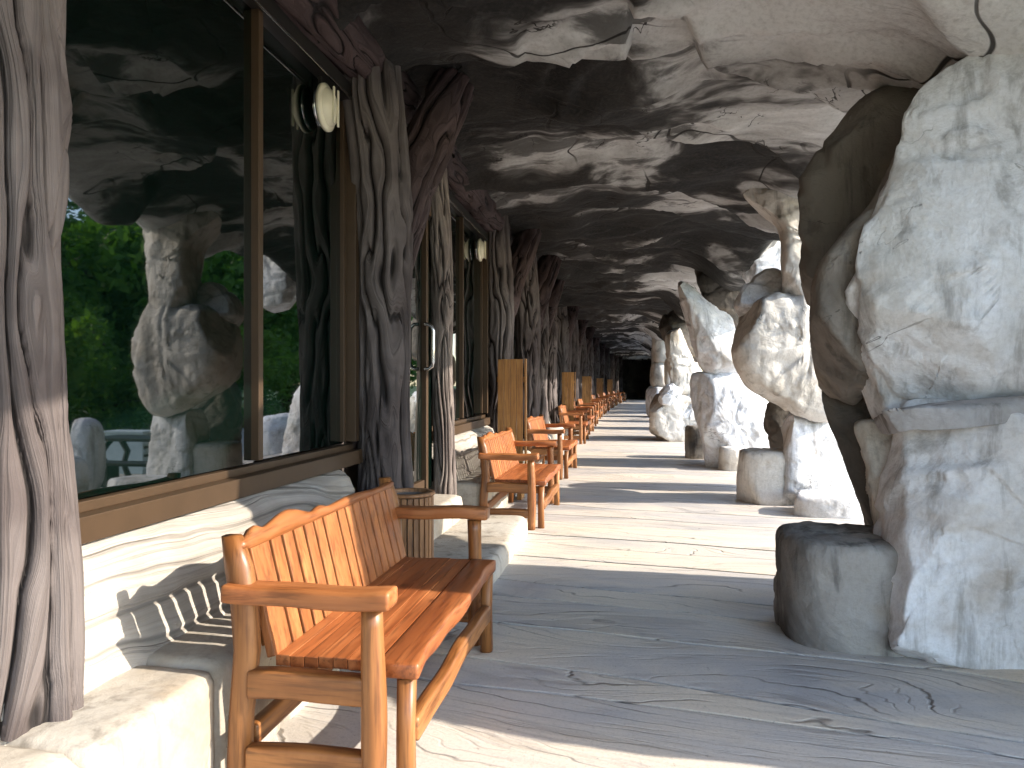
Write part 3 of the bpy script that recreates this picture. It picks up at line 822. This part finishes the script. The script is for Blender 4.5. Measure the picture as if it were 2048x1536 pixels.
def ledge(label, y0, y1, seed, step=0.5, det=1.0):
    e = empty('stone_ledge', (WX + 0.3 + bend((y0 + y1) / 2), (y0 + y1) / 2, 0), label, 'stone ledge', 'low stone ledges under the windows')
    rg = random.Random(seed); y = y0
    while y < y1 - 0.12:
        ln = min(step * rg.uniform(0.75, 1.35), y1 - y)
        if y1 - (y + ln) < 0.2: ln = y1 - y
        block('stone', WX + 0.24 + bend(y) + rg.uniform(-0.01, 0.01), y + ln / 2, -0.05, 0.385 + rg.uniform(-0.006, 0.006), 0.265, ln / 2 + 0.004, LEDGE, e, seed + int(y * 10), 13, 11.0, int(64 * det), int(30 * det), 1, 0.008)
        y += ln
    return e

def beam(label, y0, y1, seed, det=1.0):
    yc = (y0 + y1) / 2
    e = empty('carved_beam', (WX + 0.1 + bend(yc), yc, 3.2), label, 'carved beam', 'carved log beams above the shop front')
    trunk('log', [(WX + 0.10 + bend(y), y, 3.27 + 0.015 * math.sin(y * 3)) for y in np.linspace(y0, y1, 6)], [0.155, 0.17, 0.165, 0.17, 0.165, 0.16], TRUNK_R, e, seed, 6, int(56 * det), int(90 * det), 0.09, 2.2, 1.0, 0.5)
    return e

def lamp(label, y, x=WX - 0.062):
    b = bend(y)
    e = empty('wall_lamp', (x + 0.045 + b, y, 2.83), label, 'lamp', 'round lamps on the window heads')
    def disc(name, xo, r, th, mat, nu=36, prof=None):
        prof = prof or [(0, 0.0), (0, 0.92), (0.15, 1.0), (0.75, 1.0), (1.0, 0.86), (1.0, 0.0)]
        V = []; F = []
        for (t, k) in prof:
            for j in range(nu):
                a = 2 * math.pi * j / nu
                V.append((x + b + xo + th * t, y + math.cos(a) * r * k, 2.83 + math.sin(a) * r * k * 1.12))
        return mesh_np(name, V, grid_faces(len(prof), nu, True), mat, e)
    disc('back_plate', 0.052, 0.105, 0.025, STEEL)
    disc('rim', 0.078, 0.120, 0.030, LAMPG)
    disc('lens', 0.106, 0.098, 0.045, LAMPG, prof=[(0, 1.0), (0.5, 0.9), (0.85, 0.6), (1.0, 0.0)])
    for s in (-0.03, 0.03):
        bm_obj('guard_bar', box_bm((x + b + 0.152, y + s, 2.83), (0.010, 0.016, 0.21), 0.003), LAMPG, e)
    bm_obj('stem', box_bm((x + b + 0.056, y, 2.965), (0.018, 0.022, 0.09), 0.002), DARKM, e)
    return e

ORD = ['first', 'second', 'third', 'fourth', 'fifth', 'sixth', 'seventh', 'eighth', 'ninth', 'tenth', 'eleventh', 'twelfth', 'thirteenth', 'fourteenth', 'fifteenth']
# nearest bay
pillar('nearest carved tree trunk pillar filling the left edge, no fork', -1.635, 1.66, 0.378, 3.6, 0.165, False, 2)
window('big nearest window of two tinted panes mirroring trees', 1.55, 4.38, [3.18])
sill_wall('sunlit carved sill beside the nearest bench', 0.9, 4.22, 4)
ledge('pale sunlit stone ledge behind the nearest bench', 0.7, 4.22, 100, 0.42)
beam('carved log beam above the nearest big window', 0.5, 4.5, 6)
lamp('largest nearest round lamp at the top of the big window', 3.92)
pillar('forked trunk pillar between the big window and the glass door', -1.58, 4.52, 0.0, 3.5, 0.185, True, 12)

# the glass door on its two steps
door = empty('glass_door', (-1.66, 5.2, 0.36), 'tinted glass door with bronze stiles up two pale steps', 'door')
def dbx(name, c, s, mat=BRONZE, bev=0.004, par=None):
    return bm_obj(name, box_bm(c, s, bev), mat, par or door)
dbx('stile', (-1.66, 5.705, 1.50), (0.055, 0.06, 2.24)); dbx('stile', (-1.66, 4.80, 1.50), (0.055, 0.075, 2.24))
dbx('bottom_rail', (-1.66, 5.235, 0.43), (0.05, 0.79, 0.10)); dbx('top_rail', (-1.66, 5.235, 2.57), (0.05, 0.79, 0.10))
dbx('pane', (-1.664, 5.235, 1.50), (0.010, 0.79, 2.03), GLASS, 0)
dbx('transom', (-1.66, 5.25, 2.68), (0.07, 1.1, 0.10)); dbx('transom_pane', (-1.672, 5.25, 2.93), (0.010, 1.1, 0.40), GLASS, 0)
dbx('side_pane', (-1.676, 5.85, 1.5), (0.010, 0.26, 2.24), GLASS, 0)
hp = [(-1.634, 5.625, 1.37), (-1.60, 5.625, 1.372), (-1.572, 5.625, 1.392), (-1.562, 5.625, 1.43), (-1.562, 5.625, 1.55), (-1.562, 5.625, 1.67), (-1.572, 5.625, 1.708), (-1.60, 5.625, 1.728), (-1.634, 5.625, 1.73)]
V, F = tube_np(hp, [0.015] * len(hp), 12)
mesh_np('handle', V, F, STEEL, door)
pillar('thin pale trunk post right of the glass door', -1.585, 6.02, 0.0, 3.5, 0.095, False, 17, mat=TRUNK_P)
steps = empty('stone_steps', (-1.2, 5.2, 0), 'two pale stone steps below the glass door', 'steps')
block('step', -1.15, 5.22, -0.05, 0.14, 0.31, 0.95, LEDGE, steps, 141, 8, 8.0, 64, 20, 2, 0.01)
block('step', -1.56, 5.25, -0.05, 0.335, 0.18, 0.76, LEDGE, steps, 142, 8, 8.0, 64, 20, 2, 0.01)
beam('short carved beam over the glass door', 4.6, 6.1, 9)

# the bays further down, two modules of 4.6 m
far_bays = [(6.15, 8.85, 'window behind the second bench from the camera'), (9.35, 13.4, 'window behind the third bench from the camera')]
window('tinted window behind the second bench', 6.15, 8.80, [7.45])
sill_wall('carved sill behind the second bench', 6.2, 8.85, 14, 0.7)
ledge('stone ledge behind the second bench', 6.2, 9.0, 200, 0.5, 0.8)
beam('carved log beam over the window behind the second bench', 6.1, 9.0, 16, 0.8)
lamp('small round lamp at the second window, past the door', 8.38)
pillar('forked trunk pillar right behind the tall board screen nearest the camera', -1.60, 9.1, 0.0, 3.5, 0.18, True, 22, 0.8)
window('tinted window behind the third bench', 9.35, 12.45, [10.9])
sill_wall('carved sill behind the third bench', 9.3, 12.5, 24, 0.6)
ledge('stone ledge behind the third bench', 9.3, 12.5, 300, 0.55, 0.7)
beam('carved log beam over the window behind the third bench', 9.2, 12.6, 26, 0.7)
lamp('tiny round lamp at the third window from the camera', 11.9)
pillar('bulky greyish trunk pillar behind the third bench', -1.50, 11.15, 0.0, 3.5, 0.20, True, 28, 0.7)
pillar('forked trunk pillar just past the third bench', -1.58, 13.1, 0.0, 3.5, 0.21, True, 32, 0.7)
yb = 13.4; k = 0
while yb < 62:
    nm = ORD[k + 3]
    window('%s tinted window from the camera, deep in the walkway' % nm, yb, yb + 4.0, [yb + 1.4, yb + 2.7])
    sill_wall('carved sill under the %s window from the camera' % nm, yb, yb + 4.1, 40 + k, 0.4)
    ledge('stone ledge under the %s window from the camera' % nm, yb, yb + 4.1, 400 + k * 50, 0.8, 0.5)
    beam('carved log beam over the %s window from the camera' % nm, yb - 0.2, yb + 4.4, 60 + k, 0.5)
    lamp('distant round lamp at the %s window from the camera' % nm, yb + 3.6)
    pillar('distant trunk pillar at the far end of the %s window' % nm, -1.55, yb + 4.3, 0.0, 3.5, 0.22, True, 70 + k, 0.5)
    if yb < 30:
        pillar('distant trunk pillar in the middle of the %s window' % nm, -1.56, yb + 2.05, 0.0, 3.5, 0.16, False, 90 + k, 0.5)
    yb += 4.6; k += 1

# ---------------------------------------------------------------- wooden screens
screens = [(7.78, 'tallest nearest wooden board screen beside the second bench'), (16.6, 'second wooden board screen from the camera'), (25.6, 'third wooden board screen from the camera'), (34.6, 'fourth wooden board screen from the camera'), (43.6, 'fifth and farthest wooden board screen')]
for i, (y, lab) in enumerate(screens):
    b = bend(y)
    e = empty('board_screen', (-1.26 + b, y, 0), lab, 'board screen', 'upright wooden board screens against the shop front')
    for k in range(4):
        bm_obj('board', box_bm((-1.385 + 0.070 * k + b + 0.012, y, 0.80), (0.067, 0.022, 1.44), 0.004), SCREENW, e)
    bm_obj('edge_batten', box_bm((-1.102 + b, y + 0.02, 0.80), (0.020, 0.07, 1.45), 0.004), SCREENW, e)
    for z in (0.2, 1.3):
        bm_obj('cross_batten', box_bm((-1.268 + b, y + 0.0325, z), (0.30, 0.04, 0.06), 0.004), SCREENW, e)
    for s in (-1, 1):
        bm_obj('foot', box_bm((-1.268 + 0.11 * s + b, y + 0.03, 0.042), (0.05, 0.22, 0.08), 0.006), SCREENW, e)

# ---------------------------------------------------------------- benches
def wavy(bm, ax_len, ax, amp, freq, ph, side=None):
    """live edge: shift the vertices on one side along ax by a wave that runs along ax_len"""
    for v in bm.verts:
        if side is None or side(v.co):
            t = v.co[ax_len]
            v.co[ax] += amp * (math.sin(t * freq + ph) + 0.5 * math.sin(t * freq * 2.3 + ph * 1.7))
    return bm

def bench_proto(loc, label):
    e = empty('wooden_bench', loc, label, 'bench', 'wooden benches along the shop front')
    def add(name, bm, mat, smooth=True, par=None):
        for v in bm.verts: v.co.x *= 0.93
        return bm_obj(name, bm, mat, par or e, smooth, world=False)
    H = 0.70
    def leg(name, pts, sx, sy, mat):
        # tapered square-section leg swept through pts
        bm = bmesh.new(); rings = []
        n = 12
        for i, (x, y, z) in enumerate(pts):
            r = []
            for j in range(n):
                a = 2 * math.pi * j / n
                q = (abs(math.cos(a)) ** 4 + abs(math.sin(a)) ** 4) ** -0.25
                r.append(bm.verts.new((x + math.cos(a) * q * sx[i] / 2, y + math.sin(a) * q * sy[i] / 2, z)))
            rings.append(r)
        for i in range(len(rings) - 1):
            for j in range(n):
                bm.faces.new((rings[i][j], rings[i][(j + 1) % n], rings[i + 1][(j + 1) % n], rings[i + 1][j]))
        bm.faces.new(rings[0][::-1]); bm.faces.new(rings[-1])
        return add(name, bm, mat)
    for s in (-1, 1):
        leg('rear_leg', [(-0.575, s * (H - 0.01), 0), (-0.565, s * (H - 0.01), 0.25), (-0.545, s * (H - 0.01), 0.45), (-0.555, s * (H - 0.01), 0.60), (-0.575, s * (H - 0.01), 0.70), (-0.60, s * (H - 0.012), 0.79)],
            [0.075, 0.072, 0.078, 0.085, 0.085, 0.06], [0.06, 0.06, 0.062, 0.062, 0.06, 0.05], POST)
        # round log that carries the arm
        bm = bmesh.new(); rings = []
        for i in range(13):
            z = 0.595 * i / 12; r = 0.039 + 0.003 * math.sin(z * 9 + s) - 0.004 * z
            rings.append([bm.verts.new((-0.115 + 0.004 * math.sin(z * 7) + r * math.cos(2 * math.pi * j / 16), s * H + r * math.sin(2 * math.pi * j / 16), z)) for j in range(16)])
        for i in range(12):
            for j in range(16):
                bm.faces.new((rings[i][j], rings[i][(j + 1) % 16], rings[i + 1][(j + 1) % 16], rings[i + 1][j]))
        bm.faces.new(rings[0][::-1]); bm.faces.new(rings[-1])
        add('arm_post', bm, POST)
        leg('front_leg', [(-0.035, s * (H - 0.085), 0), (-0.037, s * (H - 0.085), 0.2), (-0.033, s * (H - 0.085), 0.365)], [0.06, 0.056, 0.058], [0.058, 0.056, 0.06], POST)
        bm = box_bm((-0.325, s * H, 0.625), (0.56, 0.092, 0.055), 0.012, cuts=12, axis=0)
        wavy(bm, 0, 1, 0.006, 9, s, lambda c: True); wavy(bm, 0, 2, 0.005, 8, 2 + s)
        add('armrest', bm, TEAK_X)
        bm = box_bm((-0.33, s * H, 0.355), (0.40, 0.052, 0.085), 0.012, cuts=8, axis=0); wavy(bm, 0, 2, 0.004, 8, s * 2)
        add('side_rail', bm, RAIL_X)
        bm = box_bm((-0.335, s * H, 0.135), (0.40, 0.05, 0.075), 0.012, cuts=8, axis=0); wavy(bm, 0, 2, 0.004, 7, s * 3)
        add('side_stretcher', bm, RAIL_X)
    bm = box_bm((-0.03, 0, 0.195), (0.05, 2 * H - 0.24, 0.075), 0.012, cuts=20, axis=1); wavy(bm, 1, 2, 0.008, 6.5, 0.6)
    add('front_stretcher', bm, RAIL_Y)
    bm = box_bm((-0.555, 0, 0.175), (0.045, 2 * H - 0.10, 0.065), 0.010, cuts=14, axis=1); wavy(bm, 1, 2, 0.005, 6, 1.6)
    add('rear_stretcher', bm, RAIL_Y)
    # seat boards
    SW = 2 * H - 0.12
    wid = [0.05] * 7
    x = -0.475
    for k, wd in enumerate(wid):
        bm = box_bm((x + wd / 2, 0, 0.402 - 0.002 * math.sin(k * 1.3)), (wd - 0.0015, SW, 0.034), 0.002)
        add('seat_board', bm, SEAT, False); x += wd
    bm = box_bm((x + 0.065, 0, 0.393), (0.125, SW + 0.02, 0.056), 0.012, cuts=30, axis=1)
    wavy(bm, 1, 0, 0.009, 8.5, 0.9, lambda c: c.x > -0.08); wavy(bm, 1, 2, 0.008, 9, 0.4, lambda c: c.z < 0.39)
    add('front_seat_board', bm, SEAT)
    # leaning back
    tilt = math.atan2(0.095, 0.36)
    R = Matrix.Rotation(-tilt, 3, 'Y')
    bx, bz = -0.482, 0.415
    def place(bm):
        bmesh.ops.rotate(bm, cent=(0, 0, 0), matrix=R, verts=bm.verts)
        bmesh.ops.translate(bm, vec=(bx, 0, bz), verts=bm.verts)
        return bm
    yy = -H + 0.045
    widths = [0.115] + [0.066] * 5 + [0.12] + [0.066] * 7 + [0.075]
    gap = 0.017
    tot = sum(widths) + gap * (len(widths) - 1); k0 = (2 * H - 0.09) / tot
    for i, wd in enumerate(widths):
        wd *= k0
        big = i in (0, 6, len(widths) - 1)
        bm = box_bm((0, yy + wd / 2, 0.175), (0.030, wd, 0.35), 0.004)
        add('back_board' if big else 'back_slat', place(bm), TEAK_Z, False)
        yy += wd + gap * k0
    # live-edge top rail with carved humps
    bm = bmesh.new(); n = 64; rings = []
    for i in range(n + 1):
        y = -H + 2 * H * i / n
        hump = 0.034 * math.exp(-((y + 0.36) / 0.13) ** 2) + 0.020 * math.exp(-((y + 0.60) / 0.035) ** 2) + 0.016 * math.exp(-((y + 0.12) / 0.05) ** 2) + 0.006 * math.sin(y * 9)
        top = 0.372 + hump * 1.15; bot = 0.338 if abs(y) < H - 0.04 else 0.345
        r = []
        for (dx, z) in ((-0.022, bot), (-0.028, (bot + top) / 2), (-0.016, top - 0.004), (0, top), (0.014, top - 0.004), (0.020, (bot + top) / 2), (0.017, bot)):
            r.append(bm.verts.new((dx, y, z)))
        rings.append(r)
    for i in range(n):
        for j in range(7):
            bm.faces.new((rings[i][j], rings[i][(j + 1) % 7], rings[i + 1][(j + 1) % 7], rings[i + 1][j]))
    bm.faces.new(rings[0][::-1]); bm.faces.new(rings[-1])
    add('top_rail', place(bm), TEAK_Y)
    bm = box_bm((-0.024, 0, 0.06), (0.022, 2 * H - 0.12, 0.05), 0.004)
    add('back_batten', place(bm), RAIL_Y, False)
    return e

BENCH = [(2.72, -0.635, 'largest nearest wooden bench, half in sun, in front of the big window'),
         (6.86, -0.73, 'second wooden bench from the camera, just past the stone steps'),
         (10.18, -0.80, 'third wooden bench from the camera, close behind the second'),
         (15.8, -0.93, 'fourth wooden bench from the camera, beside the second board screen'),
         (18.6, -0.97, 'fifth wooden bench from the camera, close behind the fourth'),
         (22.2, None, 'sixth wooden bench from the camera, small in the distance'),
         (26.8, None, 'seventh wooden bench from the camera, beside the third board screen'),
         (30.4, None, 'eighth wooden bench from the camera, far down the walkway'),
         (34.0, None, 'ninth wooden bench from the camera, in the dim far part'),
         (38.6, None, 'tenth wooden bench from the camera, in the dark far part'),
         (43.2, None, 'eleventh wooden bench from the camera, a few pixels tall'),
         (47.8, None, 'twelfth wooden bench from the camera, near the dark end'),
         (53.0, None, 'thirteenth and farthest wooden bench in the dark end')]
BENCH = [(y, -0.76 + bend(y) if x is None else x, lab) for (y, x, lab) in BENCH]
proto = bench_proto((BENCH[0][1], BENCH[0][0], 0.001), BENCH[0][2])
for (y, x, lab) in BENCH[1:]:
    c = proto.copy(); COL.objects.link(c); c.location = (x, y, 0.001); c['label'] = lab; c.rotation_euler.z = math.radians(random.uniform(-1.6, 1.6))
    for ch in proto.children:
        d = ch.copy(); COL.objects.link(d); d.parent = c

# ---------------------------------------------------------------- slatted bin
bx_, by_ = -1.275, 4.06
e = empty('slatted_bin', (bx_, by_, 0), 'round slatted wooden bin beside the stone steps', 'bin')
def lathe(name, prof, mat, nu=40):
    V = [(bx_ + r * math.cos(2 * math.pi * j / nu), by_ + r * math.sin(2 * math.pi * j / nu), z) for (r, z) in prof for j in range(nu)]
    return mesh_np(name, V, grid_faces(len(prof), nu, True), mat, e)
lathe('liner', [(0.0, 0.03), (0.118, 0.03), (0.118, 0.605), (0.108, 0.605), (0.108, 0.10), (0.0, 0.10)], LINER)
lathe('rim', [(0.112, 0.607), (0.150, 0.607), (0.155, 0.616), (0.150, 0.626), (0.112, 0.626), (0.112, 0.607)], BINW)
lathe('base_ring', [(0.0, 0.001), (0.135, 0.001), (0.135, 0.028), (0.0, 0.028)], DARKM)
for k in range(26):
    a = 2 * math.pi * k / 26
    bm = box_bm((0.136, 0, 0.315), (0.018, 0.027, 0.575), 0.003)
    bmesh.ops.rotate(bm, cent=(0, 0, 0), matrix=Matrix.Rotation(a, 3, 'Z'), verts=bm.verts)
    bmesh.ops.translate(bm, vec=(bx_, by_, 0), verts=bm.verts)
    bm_obj('slat', bm, BINW, e)

# ---------------------------------------------------------------- the garden outside (seen mirrored in the glass)
TZ = -0.35
def garden_rock(label, x, y, rx, ry, h, seed, mat=ROCK):
    e = empty('garden_boulder', (x, y, TZ), label, 'boulder', 'boulders on the terrace')
    return block('rock_body', x, y, TZ - 0.05, TZ + h, rx, ry, mat, e, seed, 3, 2.4, 48, 24, 10, 0.05)
garden_rock('tall rounded boulder on the terrace, mirrored at left of the big window', 3.9, 8.9, 0.25, 0.22, 1.15, 501)
garden_rock('low round white boulder on the terrace beside the tall one', 3.55, 8.1, 0.28, 0.25, 0.72, 502)
garden_rock('faceted white boulder on the terrace, mirrored in the right pane', 3.9, 14.9, 0.6, 0.8, 0.95, 503)
garden_rock('upright white stone on the terrace, mirrored in the right pane', 3.4, 15.8, 0.28, 0.3, 1.5, 504)
t = empty('garden_table', (4.1, 10.4, TZ), 'dark garden table with curved legs on the terrace', 'table')
bm_obj('tabletop', box_bm((4.1, 10.4, TZ + 0.74), (1.5, 0.75, 0.05), 0.01), DARKM, t)
for s in (-1, 1):
    for q in (-1, 1):
        pth = [(4.1 + s * 0.5, 10.4 + q * 0.12, TZ + 0.715), (4.1 + s * 0.52, 10.4 + q * 0.3, TZ + 0.5), (4.1 + s * 0.5, 10.4 + q * 0.18, TZ + 0.3), (4.1 + s * 0.5, 10.4 + q * 0.34, TZ + 0.02)]
        V, F = tube_np(pth, [0.05, 0.05, 0.045, 0.05], 10); mesh_np('leg', V, F, DARKM, t)
t = empty('garden_bench', (3.6, 9.6, TZ), 'low dark backless bench beside the garden table', 'bench')
bm_obj('seat', box_bm((3.6, 9.6, TZ + 0.43), (1.3, 0.32, 0.05), 0.01), DARKM, t)
for s in (-1, 1):
    bm_obj('leg', box_bm((3.6 + s * 0.45, 9.6, TZ + 0.2), (0.07, 0.26, 0.40), 0.01), DARKM, t)
t = empty('garden_crate', (5.4, 11.8, TZ), 'pale louvred box standing behind the garden table', 'box')
bm_obj('body', box_bm((5.4, 11.8, TZ + 0.36), (0.75, 0.35, 0.72), 0.01), BLUEW, t)
bm_obj('lid', box_bm((5.4, 11.8, TZ + 0.742), (0.82, 0.42, 0.04), 0.008), BLUEW, t)
for k in range(8):
    bm_obj('slat', box_bm((5.015, 11.8, TZ + 0.10 + 0.075 * k), (0.025, 0.30, 0.045), 0.004), DARKM if k % 2 else BLUEW, t)

def tree(name, label, cat, x, y, h, r, seed, n, leaf, mat, z0=0.3, group=None):
    rg = np.random.default_rng(seed)
    e = empty(name, (x, y, -0.45), label, cat, group)
    top = -0.45 + h
    V, F = tube_np([(x, y, -0.5), (x + 0.1, y, h * 0.25), (x - 0.1, y + 0.1, h * 0.5), (x, y, top - r * 0.5)], [0.035 * h, 0.028 * h, 0.02 * h, 0.006 * h], 10)
    mesh_np('trunk', V, F, BARK, e)
    # limbs
    nl = 9
    cl = []
    LV, LF = [], []
    for k in range(nl):
        a = 2 * math.pi * k / nl + rg.uniform(-0.3, 0.3); zz = h * rg.uniform(z0, 0.8)
        ln = r * rg.uniform(0.6, 1.0)
        p0 = np.array((x, y, zz)); p1 = p0 + np.array((math.cos(a) * ln, math.sin(a) * ln, ln * rg.uniform(0.1, 0.6)))
        V, F = tube_np([p0, (p0 + p1) / 2 + (0, 0, 0.1 * ln), p1], [0.012 * h, 0.008 * h, 0.003 * h], 6)
        o = len(LV); LV += V; LF += [tuple(i + o for i in f) for f in F]
        for q in range(4):
            cl.append((p0 + (p1 - p0) * (0.4 + 0.25 * q) + rg.normal(size=3) * r * 0.15, r * rg.uniform(0.22, 0.42)))
    mesh_np('limbs', LV, LF, BARK, e)
    for k in range(18):
        d = rg.normal(size=3); d /= np.linalg.norm(d)
        cl.append((np.array((x, y, top - r * 0.9)) + d * r * np.array((0.8, 0.8, 0.7)), r * rg.uniform(0.2, 0.4)))
    cc = np.array([c for c, _ in cl]); cr = np.array([q for _, q in cl])
    idx = rg.integers(0, len(cl), n)
    d = rg.normal(size=(n, 3)); d /= np.linalg.norm(d, axis=1, keepdims=True)
    P = cc[idx] + d * (cr[idx] * rg.uniform(0.5, 1.05, n))[:, None]
    a = rg.normal(size=(n, 3)); a /= np.linalg.norm(a, axis=1, keepdims=True)
    b = np.cross(a, rg.normal(size=(n, 3))); b /= np.linalg.norm(b, axis=1, keepdims=True)
    s = leaf * rg.uniform(0.6, 1.3, n)[:, None]
    V = np.stack([P - a * s, P + b * s * 0.42, P + a * s, P - b * s * 0.42], 1).reshape(-1, 3)
    F = [(4 * i, 4 * i + 1, 4 * i + 2, 4 * i + 3) for i in range(n)]
    mesh_np('crown', V, F, mat, e, smooth=False)
    return e
TG = 'trees beyond the terrace'
TREES = [(20, 27, 9.0, 4.2, 'tall dark tree beyond the terrace, mirrored left in the big window'), (25, 38, 11, 5.0, 'taller spreading tree farther out in the garden'),
         (18, 40, 9.0, 4.5, 'broad tree mirrored in the right pane of the big window'), (30, 26, 11, 5.5, 'large tree behind the tall dark tree, towards the left'), (26, 54, 12, 5.5, 'distant broad tree at the far side of the garden'),
         (16, 52, 9, 4.4, 'distant tree mirrored near the window jamb'),
         (22, 33, 10, 5.0, 'leafy tree filling the gap right of the tall dark tree'), (28, 46, 13, 6.0, 'high tree behind the broad tree'), (33, 33, 17, 7.5, 'high tree in the back row behind the spreading tree'), (24, 20, 8.5, 4.5, 'tree at the near end of the garden row'), (24, 64, 12, 6, 'tree at the far end of the garden row'), (36, 62, 15, 7.5, 'high tree in the back row at the far end')]
for i, (x, y, h, r, lab) in enumerate(TREES):
    tree('garden_tree', lab, 'tree', x, y, h, r, 600 + i, 14000, 0.30, LEAF, 0.25, TG)
BU = [(11.5, 15.5, 3.0, 1.6, 'rounded light green bush behind the garden table'), (12.5, 20, 3.2, 1.8, 'light green bush to the right of the rounded one'), (11.5, 26, 3.2, 1.8, 'leafy shrub mirrored in the right pane'), (12.0, 31, 3.4, 1.9, 'leafy shrub farther along the terrace edge')]
for i, (x, y, h, r, lab) in enumerate(BU):
    tree('garden_bush', lab, 'bush', x, y, h, r, 700 + i, 6000, 0.13, LEAF_L, 0.1, 'bushes along the terrace edge')
